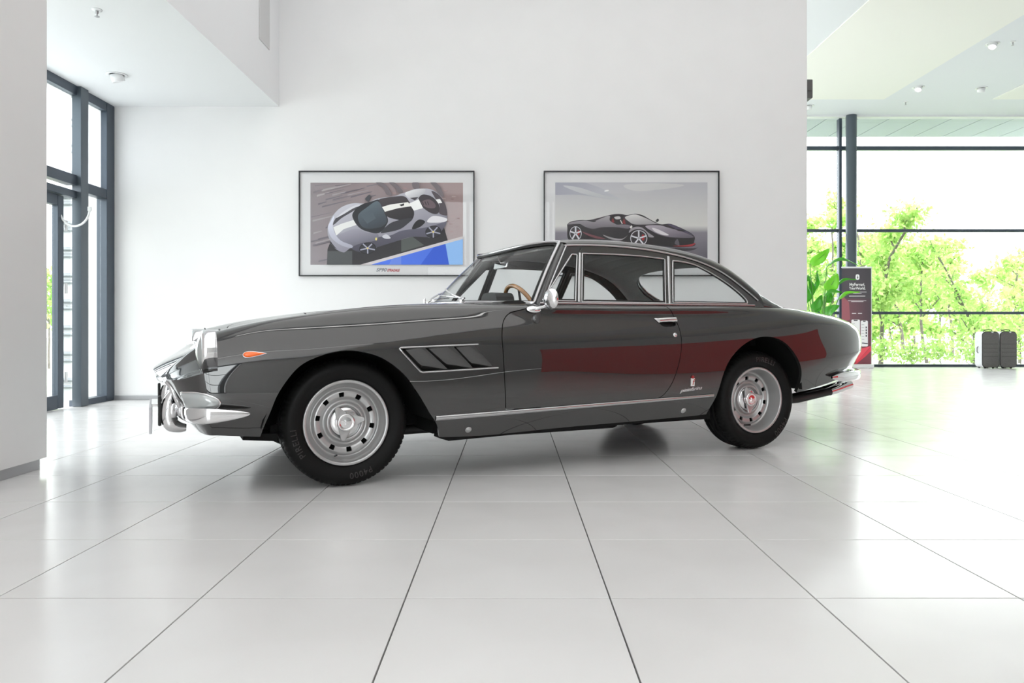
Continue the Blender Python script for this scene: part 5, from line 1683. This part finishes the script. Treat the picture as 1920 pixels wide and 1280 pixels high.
# ================================================================== SUITCASES
CASE_L = pmat('pale_grey_case_fabric', (0.60, 0.60, 0.62), 0.6, noise=.05, nscale=30)
CASE_D = pmat('charcoal_carbon_fabric', (0.115, 0.108, 0.104), 0.5, noise=.12, nscale=60)
def suitcase(x, y, label):
    root = empty('suitcase', (x, y, 0)); tag(root, label, 'suitcase', 'pair of suitcases at the window')
    W, H, Dp, z0 = .30, .655, .22, .02
    P = [(a, c + z0 + H / 2) for a, c in rrect(W, H, .065)]
    b = MB(); b.prism(P, .012, Dp, 'xz', smooth=True); b.build('case_body', CASE_L, root)
    Pf = [(a * .985, (c) * .99 + z0 + H / 2) for a, c in rrect(W, H, .065)]
    b = MB(); b.prism(Pf, -.012, .014, 'xz', smooth=True); fr = b.build('front_panel', CASE_D, root)
    for z in (.22, .30, .37, .45):
        b = MB(); b.box((0, -.0125, z), (W * .88, .002, .004)); b.build('seam', M['black'], fr)
    ring = [(a * 1.0, -.002, c + z0 + H / 2) for a, c in rrect(W, H, .065)]
    b = MB(); b.tube(ring, .006, 8, closed=True); b.build('piping', M['black'], root)
    b = MB(); b.tube([(.0 - .07, .10, z0 + H), (-.06, .09, z0 + H + .025), (0, .06, z0 + H + .04), (.05, .04, z0 + H + .03), (.06, .04, z0 + H)], .008, 8); b.build('top_handle', M['black'], root)
    b = MB(); b.tube([(-W / 2, .12, .28), (-W / 2 - .022, .12, .30), (-W / 2 - .022, .12, .38), (-W / 2, .12, .40)], .007, 8); b.build('side_handle', CASE_D, root)
    for (wx, wy) in ((-.09, .02), (.06, .02), (-.09, .19), (.06, .19)):
        b = MB(); b.tube([(wx - .014, wy, .0185), (wx + .014, wy, .0185)], .018, 14); b.build('caster', M['black'], root)
    b = MB(); b.box((.03, -.014, z0 + H - .008), (.03, .012, .02), bev=.003); b.build('zip_pull', M['white_metal'], root)
suitcase(px_x(1857, 13.9), 13.9, 'charcoal fronted suitcase with pale sides, nearer the banner')
suitcase(px_x(1890.5, 13.9), 13.9, 'charcoal fronted suitcase nearest the right picture edge')

# ================================================================== TREES OUTSIDE
BARK = pmat('grey_bark', (0.16, 0.14, 0.12), 0.9, noise=.3, nscale=14)
def leaf_mat(name, c, t):
    m = bpy.data.materials.new(name); m.use_nodes = True; nt = m.node_tree; nt.nodes.clear()
    out = nt.nodes.new('ShaderNodeOutputMaterial'); d = nt.nodes.new('ShaderNodeBsdfDiffuse'); d.inputs[0].default_value = (*c, 1)
    tr = nt.nodes.new('ShaderNodeBsdfTranslucent'); tr.inputs[0].default_value = (*t, 1)
    mx = nt.nodes.new('ShaderNodeMixShader'); mx.inputs[0].default_value = .5
    nt.links.new(d.outputs[0], mx.inputs[1]); nt.links.new(tr.outputs[0], mx.inputs[2]); nt.links.new(mx.outputs[0], out.inputs[0])
    return m
LV = [leaf_mat('spring_leaf', (.36, .53, .15), (.58, .80, .26)), leaf_mat('pale_spring_leaf', (.46, .60, .23), (.70, .86, .36)), leaf_mat('fresh_green_leaf', (.24, .44, .11), (.42, .70, .19))]
def tree(x, y, h, spread, nleaf, seed, label, leafsize=.085, low=.25, lean=0.0):
    rd = random.Random(seed); npr = np.random.RandomState(seed)
    root = empty('shrub' if 'shrub' in label else 'tree', (x, y, -.30)); tag(root, label, 'shrub' if 'shrub' in label else 'tree', 'undergrowth shrubs outside' if 'shrub' in label else 'young trees outside the far window')
    b = MB(); tips = []
    def branch(p, d, l, r, lvl):
        pts = [p]; q = p.copy(); dd = d.copy()
        n = 6
        for i in range(n):
            dd = dd + np.array([rd.gauss(0, .10), rd.gauss(0, .10), .05]); dd /= np.linalg.norm(dd)
            q = q + dd * l / n; pts.append(q.copy())
            if lvl >= 1 or i >= 2: tips.append((q.copy(), lvl))
        b.tube(pts, np.linspace(r, r * .45, n + 1), 6 if lvl else 8)
        if lvl < 2:
            for k in range(6 if lvl == 0 else 4):
                t = rd.uniform(low, 1.0) if lvl == 0 else rd.uniform(.3, 1.0)
                i = min(n - 1, int(t * n)); pp = pts[i] + (pts[i + 1] - pts[i]) * (t * n - i)
                a = rd.uniform(0, 2 * math.pi); e = rd.uniform(.35, .9)
                nd = np.array([math.cos(a) * math.cos(e), math.sin(a) * math.cos(e), math.sin(e)])
                branch(pp, nd, (spread if lvl == 0 else spread * .6) * rd.uniform(.6, 1.0) * (1.15 - .5 * t), r * .5, lvl + 1)
    branch(np.zeros(3), np.array([lean, 0, 1.0]), h * .92, .055 * h / 4.5, 0)
    b.build('trunk', BARK, root)
    T = np.array([t[0] for t in tips]); idx = npr.randint(0, len(T), nleaf)
    C = T[idx] + npr.normal(0, .19, (nleaf, 3)) * np.array([1, 1, .6])
    C = C[C[:, 2] > .3]; n = len(C)
    A = npr.normal(0, 1, (n, 3)); A /= np.linalg.norm(A, axis=1)[:, None]
    Bv = npr.normal(0, 1, (n, 3)); Bv -= A * np.sum(A * Bv, 1)[:, None]; Bv /= np.linalg.norm(Bv, axis=1)[:, None]
    sz = leafsize * npr.uniform(.6, 1.25, (n, 1))
    V = np.stack([C - A * sz, C + Bv * sz * .55, C + A * sz, C - Bv * sz * .55], 1).reshape(-1, 3)
    F = np.arange(4 * n).reshape(n, 4)
    lo = mesh_obj('foliage', V, F, LV, root, midx=npr.choice([0, 0, 1, 1, 2], n))
    lo['kind'] = 'stuff'
front = [(1478, 380, 'tree outside hidden mostly behind the white wall end'), (1526, 392, 'slender spring tree seen behind the potted plant'), (1566, 400, 'slender spring tree just left of the round column'),
         (1616, 376, 'slender spring tree rising right behind the banner'), (1652, 352, 'tallest spring tree outside, right of the banner'), (1694, 400, 'bushy spring tree two trunks right of the banner'),
         (1738, 428, 'slender spring tree in the middle of the large pane'), (1786, 434, 'open-crowned tree left of the suitcases'), (1826, 446, 'thin tree just left of the first suitcase'),
         (1870, 452, 'thin sparse tree straight above the suitcases'), (1912, 476, 'sparse tree at the right picture edge'), (1962, 460, 'tree outside beyond the right picture edge')]
nlf = [1500, 1700, 1700, 2000, 2300, 1900, 1500, 1200, 1000, 850, 700, 700]
for k, (px, ty, lab) in enumerate(front):
    d = (21.8, 25.0, 18.6, 28.4)[(k + 2) % 4]
    tree(px_x(px, d), d, px_z(ty, d) + .3, .95 * d / 21, int(nlf[k] * 1.4), 11 + k, lab, .075 * d / 20, low=.08, lean=(k % 3 - 1) * .04)
for i, px in enumerate((1500, 1548, 1590, 1630, 1672, 1715, 1760, 1805, 1850, 1895, 1935)):
    d = (33.0, 37.5, 42.5)[i % 3]
    ty = [430, 420, 425, 430, 455, 470, 480, 495, 505, 505, 510][i]
    tree(px_x(px, d), d, px_z(ty, d) + .3, 1.35 * d / 36, [2200, 2200, 2200, 2300, 2300, 2200, 2000, 1800, 1600, 1400, 1300][i], 40 + i, 'leafy tree of the pale back row outside the far window', .14 * d / 36, low=.04)
for i, px in enumerate((1545, 1648, 1706, 1766, 1822, 1915)):       # undergrowth by the glass
    d = 17.5 if i % 2 else 16.0
    tree(px_x(px, d), d, px_z([628, 622, 640, 645, 636, 630][i], d) + .3, .24, 420, 70 + i, 'low leafy shrub of the undergrowth outside the far window', .05, low=.02)
tree(px_x(92, 19.0), 19.0, 2.3, .9, 900, 99, 'small green tree glimpsed through the left glass door')
